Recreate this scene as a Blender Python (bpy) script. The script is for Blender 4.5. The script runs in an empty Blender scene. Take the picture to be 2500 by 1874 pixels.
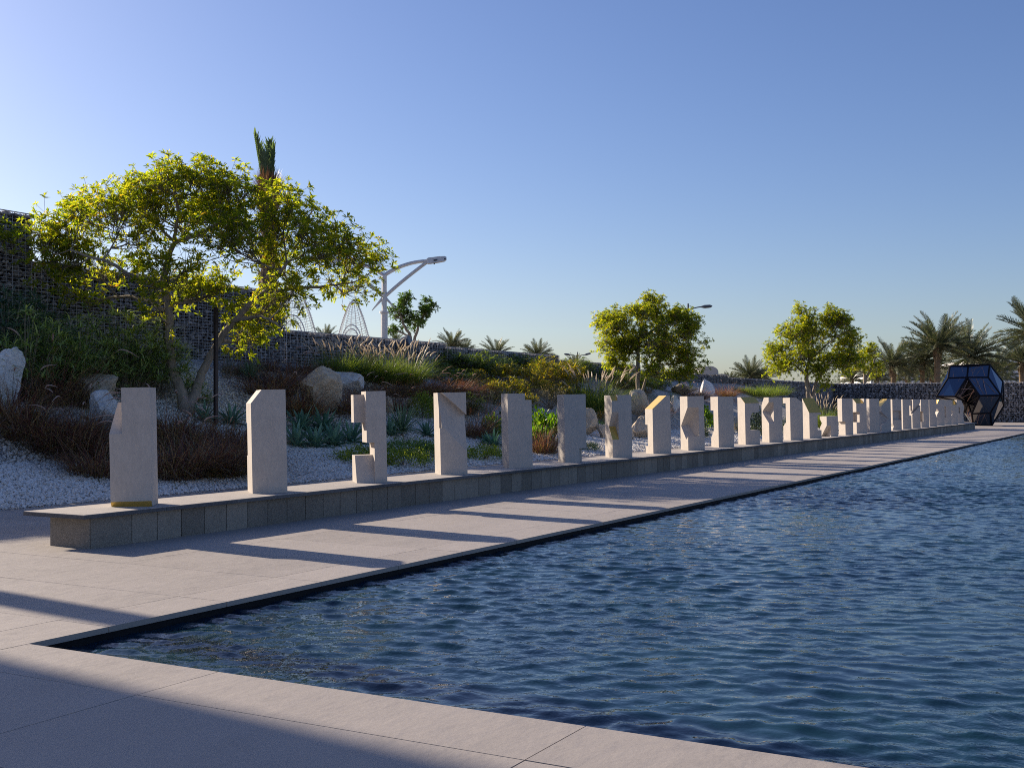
import bpy, bmesh, math, random
import numpy as np
from mathutils import Vector, Matrix, Quaternion, noise as mnoise

random.seed(7)
RNG = np.random.default_rng(11)
SC = bpy.context.scene
COL = SC.collection
R = math.radians
PI = math.pi

# ------------------------------------------------------------------ camera
YAW = R(29.07)                       # viewing direction, from the +X axis (the line of the bench)
FPX, CU, HV = 2867.0, 1250.0, 984.0  # focal length / horizon measured on the 2500 px wide photograph
CAMZ = 1.65
FWD = np.array([math.cos(YAW), math.sin(YAW), 0.0])
RGT = np.array([math.sin(YAW), -math.cos(YAW), 0.0])
UPV = np.array([0, 0, 1.0])

def P(u, v, d):                      # world point seen at (u, v) at depth d
    return np.array([0, 0, CAMZ]) + d * (FWD + RGT * (u - CU) / FPX + UPV * (HV - v) / FPX)

def depth_y(u, y):                   # depth at which the vertical plane Y=y is met
    return y / (FWD[1] + RGT[1] * (u - CU) / FPX)

def terrain_z(x, y):
    z = np.interp(y, [15.6, 19.3, 21.6, 24.2, 26.9], [0.0, 0.5, 1.25, 2.30, 3.05])
    f = np.clip((90.0 - x) / 9.0, 0, 1)
    b = 0.10 * math.sin(x * .55 + 1.3) * math.sin(y * .8 + .4) * min(1, max(0, (y - 16) / 3))
    return float((z + b) * f)

def on_ground(u, v):                 # point of the planted bank seen at (u, v)
    lo = max(5.0, depth_y(u, 15.6))
    hi = depth_y(u, 26.8)
    best = hi
    n = 300
    for i in range(n):
        d = lo + (hi - lo) * i / n
        p = P(u, v, d)
        if p[2] <= terrain_z(p[0], p[1]):
            best = d
            break
    p = P(u, v, best)
    return np.array([p[0], p[1], terrain_z(p[0], p[1])]), best

# ------------------------------------------------------------------ scene helpers
def tag(o, label=None, cat=None, group=None, kind=None):
    if label: o['label'] = label
    if cat: o['category'] = cat
    if group: o['group'] = group
    if kind or cat: o['kind'] = kind or 'thing'
    return o

def link(name, me, parent=None, loc=None):
    o = bpy.data.objects.new(name, me)
    COL.objects.link(o)
    if parent is not None: o.parent = parent
    if loc is not None: o.location = loc
    return o

def empty(name, loc=(0, 0, 0)):
    o = bpy.data.objects.new(name, None)
    o.empty_display_size = .3
    COL.objects.link(o)
    o.location = loc
    return o

def copy_tree(o, parent=None):
    c = o.copy(); COL.objects.link(c)
    if parent is not None: c.parent = parent
    for ch in list(o.children):
        copy_tree(ch, c)
    return c

class MB:
    """collects polygons (numpy) into one mesh"""
    def __init__(s): s.V = []; s.F = []; s.n = 0
    def add(s, V, F, m=0):
        V = np.asarray(V, float).reshape(-1, 3); F = np.asarray(F, int)
        if len(V) == 0 or len(F) == 0: return s
        s.V.append(V); s.F.append((F + s.n, m)); s.n += len(V); return s
    def box(s, x0, x1, y0, y1, z0, z1, m=0):
        V = [(x, y, z) for x in (x0, x1) for y in (y0, y1) for z in (z0, z1)]
        F = [(0, 1, 3, 2), (4, 6, 7, 5), (0, 4, 5, 1), (2, 3, 7, 6), (0, 2, 6, 4), (1, 5, 7, 3)]
        return s.add(V, F, m)
    def tube(s, pts, rad, k=6, m=0, cap=True):
        pts = np.asarray(pts, float); n = len(pts)
        rad = np.broadcast_to(np.asarray(rad, float), (n,))
        t = np.gradient(pts, axis=0); t /= np.linalg.norm(t, axis=1)[:, None] + 1e-9
        ref = np.where(np.abs(t[:, 2:3]) < .9, np.array([[0, 0, 1.0]]), np.array([[1.0, 0, 0]]))
        if n > 1: ref = np.repeat(ref[:1], n, 0)
        a = np.cross(ref, t); a /= np.linalg.norm(a, axis=1)[:, None] + 1e-9
        b = np.cross(t, a)
        th = np.arange(k) * 2 * PI / k
        V = (pts[:, None, :] + rad[:, None, None] * (a[:, None, :] * np.cos(th)[None, :, None] + b[:, None, :] * np.sin(th)[None, :, None])).reshape(-1, 3)
        i = np.arange(n - 1)[:, None] * k; j = np.arange(k)[None, :]; j2 = (j + 1) % k
        F = np.stack([i + j, i + j2, i + k + j2, i + k + j], -1).reshape(-1, 4)
        s.add(V, F, m)
        if cap and k > 2:
            top = V[-k:]; bot = V[:k][::-1]
            if k == 4:
                s.add(top, [[0, 1, 2, 3]], m); s.add(bot, [[0, 1, 2, 3]], m)
            else:
                for ring in (top, bot):
                    s.add(np.vstack([ring, ring.mean(0)]), [[q, (q + 1) % k, k] for q in range(k)], m)
        return s
    def build(s, name, mats, parent=None, smooth=False, loc=None):
        me = s.mesh(name, mats, smooth)
        return link(name, me, parent, loc)
    def mesh(s, name, mats, smooth=False):
        if not isinstance(mats, (list, tuple)): mats = [mats]
        V = np.concatenate(s.V)
        loops = []; starts = []; mi = []; c = 0
        for F, m in s.F:
            k = F.shape[1]; loops.append(F.ravel())
            starts.append(c + np.arange(len(F)) * k); mi.append(np.full(len(F), m)); c += F.size
        loops = np.concatenate(loops); starts = np.concatenate(starts); mi = np.concatenate(mi)
        me = bpy.data.meshes.new(name)
        me.vertices.add(len(V)); me.vertices.foreach_set('co', V.ravel())
        me.loops.add(len(loops)); me.loops.foreach_set('vertex_index', loops)
        me.polygons.add(len(starts)); me.polygons.foreach_set('loop_start', starts)
        me.polygons.foreach_set('material_index', mi)
        me.polygons.foreach_set('use_smooth', np.full(len(starts), smooth))
        me.update(calc_edges=True); me.validate()
        for m in mats: me.materials.append(m)
        return me

def rotz(a):
    a = np.asarray(a); c, s = np.cos(a), np.sin(a); z = np.zeros_like(a); o = np.ones_like(a)
    return np.stack([np.stack([c, -s, z], -1), np.stack([s, c, z], -1), np.stack([z, z, o], -1)], -2)

def frames(dirs, spin):
    """rotation matrices whose local z points along dirs"""
    d = dirs / (np.linalg.norm(dirs, axis=1)[:, None] + 1e-9)
    ref = np.where(np.abs(d[:, 2:3]) < .95, np.array([[0, 0, 1.0]]), np.array([[1.0, 0, 0]]))
    x = np.cross(ref, d); x /= np.linalg.norm(x, axis=1)[:, None] + 1e-9
    y = np.cross(d, x)
    M = np.stack([x, y, d], -1)
    return M @ rotz(spin)

def inst(tv, tf, pos, rot, sc):
    """n copies of a small template as arrays"""
    pos = np.asarray(pos); n = len(pos); k = len(tv)
    sc = np.broadcast_to(np.asarray(sc, float), (n,))
    V = np.einsum('nij,kj->nki', rot, tv) * sc[:, None, None] + pos[:, None, :]
    F = (np.arange(n)[:, None, None] * k + np.asarray(tf)[None]).reshape(-1, np.asarray(tf).shape[1])
    return V.reshape(-1, 3), F

def bez(a, b, c, n):
    t = np.linspace(0, 1, n)[:, None]
    return (1 - t) ** 2 * a + 2 * t * (1 - t) * b + t * t * c

# ------------------------------------------------------------------ materials
class NB:
    def __init__(s, name):
        s.m = bpy.data.materials.new(name); s.m.use_nodes = True
        s.t = s.m.node_tree; s.t.nodes.clear()
        s.out = s.t.nodes.new('ShaderNodeOutputMaterial')
    def n(s, typ, ins=None, **kw):
        nd = s.t.nodes.new('ShaderNode' + typ)
        for k, v in kw.items(): setattr(nd, k, v)
        for k, v in (ins or {}).items():
            sock = nd.inputs[k]
            if isinstance(v, bpy.types.NodeSocket): s.t.links.new(v, sock)
            else: sock.default_value = v
        return nd
    def ramp(s, fac, stops, interp='LINEAR'):
        r = s.n('ValToRGB'); r.color_ramp.interpolation = interp
        e = r.color_ramp.elements
        while len(e) < len(stops): e.new(.5)
        for q, (p, c) in zip(e, stops):
            q.position = p; q.color = (c[0], c[1], c[2], 1) if not isinstance(c, (int, float)) else (c, c, c, 1)
        s.t.links.new(fac, r.inputs[0]); return r.outputs[0]
    def math(s, op, a, b=0.0, c=None):
        ins = {0: a, 1: b}
        if c is not None: ins[2] = c
        return s.n('Math', ins, operation=op).outputs[0]
    def mix(s, fac, a, b, blend='MIX'):
        nd = s.n('Mix', data_type='RGBA', blend_type=blend)
        for sock, v in ((nd.inputs[0], fac), (nd.inputs[6], a), (nd.inputs[7], b)):
            if isinstance(v, bpy.types.NodeSocket): s.t.links.new(v, sock)
            else: sock.default_value = v if isinstance(v, (int, float)) else (v[0], v[1], v[2], 1)
        return nd.outputs[2]
    def noise(s, scale, detail=3, vec=None, rough=.55, dist=0.0):
        ins = {'Scale': scale, 'Detail': detail, 'Roughness': rough, 'Distortion': dist}
        if vec is not None: ins['Vector'] = vec
        return s.n('TexNoise', ins).outputs['Fac']
    def coord(s, which='Object'):
        return s.n('TexCoord').outputs[which]
    def pos(s):
        return s.n('NewGeometry').outputs['Position']
    def island(s):
        return s.n('NewGeometry').outputs['Random Per Island']
    def mapv(s, vec, scale=(1, 1, 1), rot=(0, 0, 0)):
        return s.n('Mapping', {'Vector': vec, 'Scale': scale, 'Rotation': rot}).outputs[0]
    def bump(s, h, dist=.01, strength=1.0, normal=None):
        ins = {'Height': h, 'Distance': dist, 'Strength': strength}
        if normal is not None: ins['Normal'] = normal
        return s.n('Bump', ins).outputs[0]
    def done(s, col, rough=.6, metal=0.0, spec=.5, normal=None, **extra):
        ins = {'Roughness': rough, 'Metallic': metal, 'Specular IOR Level': spec}
        if isinstance(col, bpy.types.NodeSocket): ins['Base Color'] = col
        else: ins['Base Color'] = (col[0], col[1], col[2], 1)
        if normal is not None: ins['Normal'] = normal
        ins.update(extra)
        b = s.n('BsdfPrincipled', ins)
        s.t.links.new(b.outputs[0], s.out.inputs[0]); return s.m

def leafmat(name, stops, trans=.45, tcol=None, rough=.42, spec=.4, sat=1.0):
    """foliage: colour varies from leaf to leaf, light comes through"""
    b = NB(name)
    col = b.ramp(b.island(), stops)
    d = b.n('BsdfPrincipled', {'Base Color': col, 'Roughness': rough, 'Specular IOR Level': spec})
    tc = b.mix(1.0, col, tcol or (2.4, 2.2, .9), 'MULTIPLY')
    t = b.n('BsdfTranslucent', {'Color': tc})
    mx = b.n('MixShader', {0: trans, 1: d.outputs[0], 2: t.outputs[0]})
    b.t.links.new(mx.outputs[0], b.out.inputs[0]); return b.m
def m_stone(name, c, var=.06, speck=.5):
    b = NB(name); v = b.coord()
    n1 = b.noise(3.0, 5, v); n2 = b.noise(160.0, 2, v); n3 = b.noise(28.0, 3, b.mapv(v, (1, 1, .35)))
    f = b.math('ADD', b.math('MULTIPLY', n1, .5), b.math('MULTIPLY', n3, .5))
    lo = [x * (1 - var * 2) for x in c]; hi = [min(1, x * (1 + var * 2)) for x in c]
    col = b.ramp(f, [(.3, lo), (.7, hi)])
    sp = b.ramp(n2, [(.66, 0), (.72, 1)])
    col = b.mix(b.math('MULTIPLY', sp, .16 * speck), col, (.92 * hi[0], .92 * hi[1], .92 * hi[2]))
    vo = b.n('TexVoronoi', {'Scale': 46.0, 'Vector': v}).outputs['Distance']
    pit = b.ramp(vo, [(.05, 1), (.09, 0)])
    col = b.mix(b.math('MULTIPLY', pit, .35), col, [x * .6 for x in c])
    n = b.bump(b.math('ADD', n2, b.math('MULTIPLY', n3, .8)), .0016, .5)
    return b.done(col, .78, spec=.25, normal=n)

def m_paving(name, c):
    b = NB(name); v = b.pos()
    isl = b.island()
    n1 = b.noise(.55, 5, b.mapv(v, (1, 2.6, 1), (0, 0, .35)), .62)
    n2 = b.noise(5.5, 5, b.mapv(v, (1, 3.4, 1), (0, 0, .5)), .65, .6)
    n3 = b.noise(210.0, 2, v); n4 = b.noise(38.0, 4, v)
    f = b.math('ADD', b.math('ADD', b.math('MULTIPLY', n1, .42), b.math('MULTIPLY', n2, .36)), b.math('ADD', b.math('MULTIPLY', n4, .22), b.math('MULTIPLY', isl, .16)))
    col = b.ramp(f, [(.34, [x * .76 for x in c]), (.55, c), (.74, [x * 1.14 for x in c])])
    st = b.ramp(b.noise(1.7, 6, v, .7, 1.2), [(.60, 0), (.74, 1)])
    col = b.mix(b.math('MULTIPLY', st, .32), col, [x * .66 for x in c])
    sc = b.ramp(b.noise(3.0, 6, b.mapv(v, (1.2, 7, 1), (0, 0, .95)), .75, .8), [(.69, 0), (.74, 1)])
    col = b.mix(b.math('MULTIPLY', sc, .25), col, [x * 1.25 for x in c])
    col = b.mix(b.math('MULTIPLY', b.ramp(n3, [(.42, 0), (.62, 1)]), .05), col, [x * .6 for x in c])
    n = b.bump(b.math('ADD', b.math('MULTIPLY', n3, .25), n4), .003, .5)
    r = b.ramp(n2, [(.3, .52), (.7, .72)])
    return b.done(col, r, spec=.3, normal=n)

def m_granite(name, c, lo=.45):
    b = NB(name); v = b.coord(); isl = b.island()
    g = b.n('TexVoronoi', {'Scale': 150.0, 'Vector': v}).outputs['Color']
    gs = b.n('SeparateColor', {0: g}).outputs[0]
    n1 = b.noise(2.6, 4, v)
    f = b.math('ADD', b.math('MULTIPLY', gs, .5), b.math('ADD', b.math('MULTIPLY', isl, .34), b.math('MULTIPLY', n1, .2)))
    col = b.ramp(f, [(.12, [x * lo for x in c]), (.5, c), (.9, [x * 1.7 for x in c])])
    st = b.ramp(b.noise(3.0, 5, b.mapv(v, (2.2, 2.2, .5)), .7), [(.5, 0), (.75, 1)])
    col = b.mix(b.math('MULTIPLY', st, .35), col, [x * .6 for x in c])
    n = b.bump(b.noise(120, 2, v), .004, .6)
    return b.done(col, .8, spec=.2, normal=n)

def m_plain(name, c, rough=.5, metal=0.0, spec=.5, ns=12.0, var=.12):
    b = NB(name); v = b.coord(); n1 = b.noise(ns, 4, v)
    col = b.ramp(n1, [(.3, [x * (1 - var) for x in c]), (.7, [min(1, x * (1 + var)) for x in c])])
    return b.done(col, rough, metal, spec)

def m_islands(name, stops, rough=.8, bs=30.0, bd=.01, spec=.25):
    b = NB(name); v = b.coord(); isl = b.island()
    n1 = b.noise(bs, 4, v)
    f = b.math('ADD', b.math('MULTIPLY', isl, .8), b.math('MULTIPLY', n1, .25))
    col = b.ramp(f, stops)
    return b.done(col, rough, spec=spec, normal=b.bump(n1, bd, .7))

def m_bark(name, c, ring=0.0):
    b = NB(name); v = b.coord()
    n1 = b.noise(9.0, 5, b.mapv(v, (1, 1, .3)), .65); n2 = b.noise(45, 3, v)
    col = b.ramp(b.math('ADD', b.math('MULTIPLY', n1, .7), b.math('MULTIPLY', n2, .3)), [(.32, [x * .55 for x in c]), (.7, [x * 1.3 for x in c])])
    return b.done(col, .85, spec=.15, normal=b.bump(n1, .03, .7))

def m_rock(name, c, warm):
    b = NB(name); v = b.coord()
    n1 = b.noise(1.7, 6, v, .65, .8); n2 = b.noise(14.0, 6, v, .7); n3 = b.noise(60, 3, v)
    col = b.ramp(b.math('ADD', b.math('MULTIPLY', n1, .6), b.math('MULTIPLY', n2, .4)), [(.3, [x * .62 for x in c]), (.55, c), (.75, [min(.9, x * 1.22) for x in c])])
    wm = b.ramp(b.noise(2.3, 5, v, .6, 1.0), [(.48, 0), (.66, 1)])
    col = b.mix(b.math('MULTIPLY', wm, .6), col, warm)
    cr = b.n('TexVoronoi', {'Scale': 2.6, 'Vector': b.mix(.25, v, b.n('TexNoise', {'Scale': 3.0, 'Vector': v, 'Detail': 4.0}).outputs['Color'])}, feature='DISTANCE_TO_EDGE').outputs['Distance']
    ck = b.ramp(cr, [(.0, 1), (.025, 0)])
    col = b.mix(b.math('MULTIPLY', ck, .35), col, [x * .4 for x in c])
    n = b.bump(b.math('ADD', b.math('ADD', n2, b.math('MULTIPLY', n3, .3)), b.math('MULTIPLY', b.ramp(cr, [(0, 0), (.06, 1)]), .35)), .06, .8)
    return b.done(col, .85, spec=.15, normal=n)

def m_gravel(name):
    b = NB(name); v = b.pos()
    vo = b.n('TexVoronoi', {'Scale': 21.0, 'Vector': v, 'Randomness': 1.0})
    vd = b.n('TexVoronoi', {'Scale': 21.0, 'Vector': v}, feature='DISTANCE_TO_EDGE').outputs['Distance']
    g = b.n('SeparateColor', {0: vo.outputs['Color']}).outputs[0]
    col = b.ramp(g, [(.05, (.46, .41, .36)), (.4, (.66, .61, .55)), (.9, (.80, .77, .72))])
    col = b.mix(b.ramp(vd, [(.0, 1), (.12, 0)]), col, (.15, .135, .12))
    tl = b.n('VectorMath', {0: vo.outputs['Color'], 1: (.5, .5, .5)}, operation='SUBTRACT').outputs[0]
    nm = b.n('NewGeometry').outputs['Normal']
    nn = b.n('VectorMath', {0: b.n('VectorMath', {0: nm, 1: b.n('VectorMath', {0: tl, 'Scale': 1.1}, operation='SCALE').outputs[0]}, operation='ADD').outputs[0]}, operation='NORMALIZE').outputs[0]
    n = b.bump(b.ramp(vd, [(0, 0), (.25, 1)]), .02, .8, nn)
    return b.done(col, .85, spec=.15, normal=n)

def m_water(name):
    b = NB(name); p = b.pos()
    h3 = b.noise(1.0, 3, b.mapv(p, (11, 9, 9), (0, 0, -YAW)), .5)
    gust = b.ramp(b.noise(.25, 3, b.mapv(p, (1, 1.6, 1))), [(.4, .25), (.65, 1.0)])
    n = b.bump(b.math('MULTIPLY', h3, gust), .016, 1.0)
    body = b.ramp(b.noise(.9, 4, p, .6, .6), [(.35, (.004, .020, .040)), (.7, (.009, .036, .052))])
    return b.done(body, .015, spec=.5, normal=n, **{'IOR': 1.333})

M = {}
M['stele'] = m_stone('limestone', (.49, .435, .385))
M['cap'] = m_stone('bench_stone', (.41, .37, .335))
M['cap_edge'] = m_granite('rough_cap_edge', (.10, .10, .105))
M['paving'] = m_paving('paving_stone', (.345, .305, .275))
M['granite'] = m_granite('bush_hammered_granite', (.225, .195, .16))
M['dark_granite'] = m_granite('dark_granite', (.012, .012, .014))
M['joint'] = m_plain('joint_mortar', (.03, .028, .026), .95)
M['gold'] = NB('brass_sheet').done((.80, .53, .13), .34, .55, .5)
M['gravel'] = m_gravel('white_gravel')
M['pebble'] = m_islands('white_pebbles', [(.05, (.42, .37, .32)), (.3, (.66, .61, .55)), (.95, (.82, .80, .76))], .8, 60, .004)
M['earth'] = m_plain('earth', (.28, .24, .19), .95, ns=4)
M['water'] = m_water('pool_water')
M['gabion'] = m_islands('gabion_stone', [(.05, (.08, .074, .074)), (.45, (.19, .175, .17)), (.8, (.31, .29, .28)), (.97, (.55, .52, .50))], .85, 25, .02)
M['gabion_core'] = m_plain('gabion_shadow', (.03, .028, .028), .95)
M['wire'] = m_plain('galvanised_wire', (.46, .45, .45), .55, 0)
M['bark'] = m_bark('grey_bark', (.34, .28, .22))
M['twig'] = m_bark('twig_bark', (.24, .20, .15))
M['palm_bark'] = m_bark('palm_bark', (.26, .19, .13))
M['post'] = m_plain('dark_steel', (.035, .022, .022), .5, .3)
M['lamp_white'] = m_plain('white_paint', (.62, .62, .62), .4, 0)
M['lamp_dark'] = m_plain('grey_paint', (.10, .11, .13), .45, .2)
M['lens'] = m_plain('lamp_lens', (.05, .05, .055), .2)
M['rock_tan'] = m_rock('tan_rock', (.68, .56, .42), (.55, .40, .25))
M['rock_white'] = m_rock('white_rock', (.85, .83, .80), (.72, .65, .58))
M['frame'] = m_plain('black_frame', (.008, .006, .009), .55, 0, spec=.15)
M['copper'] = m_plain('copper_line', (.42, .26, .20), .4, .5)
M['building_white'] = m_plain('white_render', (.72, .69, .66), .7)
M['building_pale'] = m_plain('pale_cladding', (.42, .40, .38), .7)
M['window'] = m_plain('window_band', (.06, .07, .08), .2)

# foliage
M['tree_leaf'] = leafmat('tree_leaves', [(0, (0.077, 0.122, 0.016)), (.35, (0.142, 0.187, 0.020)), (.7, (0.213, 0.239, 0.026)), (.97, (0.283, 0.270, 0.032)), (1, (0.335, 0.180, 0.038))], .72, (2.6, 2.42, .6))
M['tree_leaf_dark'] = leafmat('dark_tree_leaves', [(0, (0.039, 0.078, 0.018)), (.6, (0.072, 0.124, 0.029)), (1, (0.111, 0.156, 0.039))], .4, (2, 2.2, .6))
M['sedge'] = leafmat('sedge_leaves', [(0, (.10, .15, .07)), (.45, (.24, .31, .12)), (.8, (.40, .47, .17)), (1, (.55, .57, .22))], .4, (1.5, 1.6, .6))
M['sedge_blue'] = leafmat('blue_green_leaves', [(0, (.06, .11, .07)), (1, (.15, .22, .13))], .35, (1.5, 1.8, .9))
M['red_grass'] = leafmat('maroon_grass', [(0, (.075, .032, .034)), (.45, (.15, .078, .068)), (.72, (.23, .14, .09)), (.9, (.32, .25, .13)), (1, (.40, .35, .21))], .38, (1.9, 1.3, .85))
M['straw'] = leafmat('straw_blades', [(0, (0.130, 0.111, 0.033)), (.5, (0.247, 0.195, 0.065)), (1, (0.338, 0.273, 0.104))], .4, (1.6, 1.4, .6))
M['green_grass'] = leafmat('green_grass_blades', [(0, (.06, .105, .03)), (.6, (.13, .185, .045)), (1, (.23, .26, .09))], .45, (2.0, 2.0, .6))
M['seed'] = leafmat('seed_head', [(0, (.64, .54, .42)), (1, (.78, .70, .58))], .5, (1.2, 1.2, 1.15))
M['seed_red'] = leafmat('rosy_seed_head', [(0, (.46, .33, .29)), (1, (.66, .54, .45))], .45, (1.4, 1.25, 1.15))
M['agave'] = leafmat('agave_leaves', [(0, (0.068, 0.147, 0.107)), (.6, (0.125, 0.237, 0.168)), (1, (0.225, 0.348, 0.237))], .12, (1.3, 1.8, 1.0), .4)
M['yucca'] = leafmat('yucca_leaves', [(0, (0.078, 0.133, 0.086)), (.7, (0.172, 0.242, 0.156)), (1, (0.343, 0.390, 0.250))], .2, (1.5, 1.8, .9), .4)
M['cover'] = leafmat('ground_cover_leaves', [(0, (.07, .12, .02)), (.6, (.16, .22, .03)), (1, (.32, .34, .05))], .4, (1.9, 1.9, .5))
M['cover_dark'] = leafmat('dark_ground_cover_leaves', [(0, (0.056, 0.101, 0.035)), (.6, (0.114, 0.190, 0.056)), (1, (0.203, 0.280, 0.075))], .3, (1.8, 1.9, .6))
M['golden'] = leafmat('golden_leaves', [(0, (0.097, 0.145, 0.019)), (.5, (0.211, 0.227, 0.029)), (.85, (0.389, 0.324, 0.049)), (1, (0.518, 0.308, 0.065))], .45, (2.0, 1.8, .5))
M['orange'] = leafmat('orange_leaves', [(0, (0.086, 0.130, 0.029)), (.5, (0.288, 0.216, 0.029)), (1, (0.576, 0.230, 0.043))], .4, (1.7, 1.5, .5))
M['bright'] = leafmat('bright_leaves', [(0, (.055, .13, .012)), (.6, (.11, .21, .02)), (1, (.2, .28, .035))], .5, (2.0, 2.0, .4))
M['wispy'] = leafmat('wispy_beige', [(0, (.16, .14, .075)), (.6, (.30, .26, .15)), (1, (.42, .36, .23))], .4, (1.4, 1.3, .9))
M['grey_shrub'] = leafmat('grey_green_leaves', [(0, (0.072, 0.098, 0.052)), (1, (0.169, 0.202, 0.111))], .3, (1.6, 1.7, .8))
M['palm_leaf'] = leafmat('palm_leaflets', [(0, (.055, .075, .045)), (.6, (.12, .145, .085)), (.9, (.19, .19, .125)), (1, (.30, .24, .15))], .22, (1.4, 1.4, .8))
M['palm_green'] = leafmat('tied_palm_fronds', [(0, (.08, .13, .06)), (1, (.20, .26, .13))], .4, (1.5, 1.6, .8))
M['palm_dry'] = leafmat('dry_palm_fibre', [(0, (.16, .085, .05)), (.6, (.26, .15, .09)), (1, (.34, .23, .14))], .25, (1.3, 1.1, .8))

def m_glass(name, c, rough=.03, coat=0.0):
    b = NB(name)
    return b.done(c, rough, .0, 1.0, **{'IOR': 1.9})
M['glass_blue'] = m_glass('blue_mirror_glass', (.010, .030, .085))
M['glass_dark'] = m_glass('smoked_glass', (.012, .014, .022))
# ------------------------------------------------------------------ sun, sky, camera
SUN_AZ, SUN_EL = math.atan2(1.0, .12), R(24.2)
def setup_light():
    w = bpy.data.worlds.new('World'); SC.world = w; w.use_nodes = True
    nt = w.node_tree; nt.nodes.clear()
    o = nt.nodes.new('ShaderNodeOutputWorld'); bg = nt.nodes.new('ShaderNodeBackground')
    sk = nt.nodes.new('ShaderNodeTexSky'); sk.sky_type = 'NISHITA'; sk.sun_disc = False
    sk.sun_elevation = SUN_EL; sk.sun_rotation = PI / 2 - SUN_AZ
    sk.air_density = SKY_AIR; sk.dust_density = SKY_DUST; sk.ozone_density = SKY_OZONE; sk.altitude = 0
    bg.inputs[1].default_value = SKY_STR
    hs = nt.nodes.new('ShaderNodeHueSaturation'); hs.inputs['Saturation'].default_value = SKY_SAT; hs.inputs['Hue'].default_value = SKY_HUE
    mx = nt.nodes.new('ShaderNodeMix'); mx.data_type = 'RGBA'; mx.blend_type = 'MULTIPLY'; mx.inputs[0].default_value = 1; mx.inputs[7].default_value = (.98, .952, 1.02, 1)
    nt.links.new(sk.outputs[0], hs.inputs['Color']); nt.links.new(hs.outputs[0], mx.inputs[6]); nt.links.new(mx.outputs[2], bg.inputs[0]); nt.links.new(bg.outputs[0], o.inputs[0])
    l = bpy.data.lights.new('sun', 'SUN'); l.energy = SUN_STR; l.angle = R(.55); l.color = (1, .87, .70)
    lo = bpy.data.objects.new('sun', l); COL.objects.link(lo)
    s = Vector((math.cos(SUN_EL) * math.cos(SUN_AZ), math.cos(SUN_EL) * math.sin(SUN_AZ), math.sin(SUN_EL)))
    lo.rotation_euler = s.to_track_quat('Z', 'Y').to_euler(); lo.location = (0, 40, 30)
    SC.view_settings.view_transform = 'Standard'; SC.view_settings.look = 'None'
    SC.view_settings.exposure = EXPOSURE; SC.view_settings.gamma = 1
    SC.view_settings.use_curve_mapping = False
    SC.cycles.filter_width = 1.0; SC.cycles.use_denoising = False

SKY_STR, SUN_STR, EXPOSURE = .078, 4.9, 0.72
SKY_SAT, SKY_HUE = 1.10, .509
SKY_AIR, SKY_DUST, SKY_OZONE = .94, .95, 3.2

def setup_camera():
    c = bpy.data.cameras.new('camera'); o = bpy.data.objects.new('camera', c); COL.objects.link(o)
    c.sensor_width = 36; c.sensor_fit = 'HORIZONTAL'; c.lens = FPX / 2500 * 36
    c.shift_y = (HV - 937) / 2500; c.clip_end = 5000; c.clip_start = .05
    o.location = (0, 0, CAMZ); o.rotation_euler = (PI / 2, 0, YAW - PI / 2)
    SC.camera = o

setup_light(); setup_camera()

# ------------------------------------------------------------------ ground, deck, pool
POOL_X, POOL_Y, WATER_Z = 5.44, 6.82, -.095
g = MB(); s = 1600.0
g.add([(-s, -s, -1.0), (s, -s, -1.0), (s, s, -1.0), (-s, s, -1.0)], [[0, 1, 2, 3]])
tag(g.build('ground', M['earth']), 'bare ground stretching away beyond the garden', 'ground', kind='structure')

def slabs(name, rows, label, gap=.007, th=.05, z=0.0, mat=None, tilt=.0012):
    """rows: (y0, y1, [x breaks])"""
    b = MB(); h = gap / 2
    for y0, y1, xs in rows:
        for x0, x1 in zip(xs[:-1], xs[1:]):
            dz = RNG.normal(0, tilt, 4)
            V = []
            for k, (x, y) in enumerate(((x0 + h, y0 + h), (x1 - h, y0 + h), (x1 - h, y1 - h), (x0 + h, y1 - h))):
                V.append((x, y, z + min(.002, max(-.002, dz[k] * .5))))
            V += [(p[0], p[1], z - th) for p in V]
            b.add(V, [(0, 1, 2, 3), (0, 4, 5, 1), (1, 5, 6, 2), (2, 6, 7, 3), (3, 7, 4, 0)])
    return tag(b.build(name, mat or M['paving']), label, name.replace('_', ' '), kind='structure')

J = [6.14 + 1.25 * k for k in range(-16, 84)]
far = lambda x0: [x0] + [x for x in J if x > x0 + .3]
left = lambda x1: [x for x in J if x < x1 - .3] + [x1]
rows = [(9.42, 11.47, J), (11.47, 13.55, J), (13.55, 15.62, J),
        (7.37, 9.42, [x for x in J if x <= 6.15] ), (7.37, 9.42, [x for x in J if x >= 6.13])]
ys = [7.37, 5.09, 2.59, .09, -2.41, -4.91, -7.41, -9.91, -12.41, -14.91]
for a, c in zip(ys[1:], ys[:-1]):
    rows.append((a, c, [4.78 - 1.25 * k for k in range(16, -1, -1)]))
slabs('paving', rows, 'pale stone slab paving along the pool and under the bench')
crow = [(POOL_Y, 7.37, [4.78] + [x for x in J if x > 5.9])]
crow += [(a, min(c, POOL_Y), [4.78, POOL_X]) for a, c in zip(ys[1:], ys[:-1])]
slabs('pool_coping', crow, 'pale stone coping around the two edges of the pool', th=.042)
b = MB()
b.box(-15, 112, 7.36, 15.64, -.3, -.03); b.box(-15, 4.80, -15, 7.36, -.3, -.03)
tag(b.build('paving_bed', M['joint']), 'dark bed and joints under the slab paving', 'paving bed', kind='structure')
b = MB()
b.box(POOL_X - .6, 112, POOL_Y + .02, POOL_Y + .54, -1.0, -.045)
b.box(POOL_X - .6, POOL_X - .02, -60, POOL_Y + .02, -1.0, -.045)
tag(b.build('pool_wall', M['dark_granite']), 'dark granite wall of the pool under its coping', 'pool wall', kind='structure')
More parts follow.
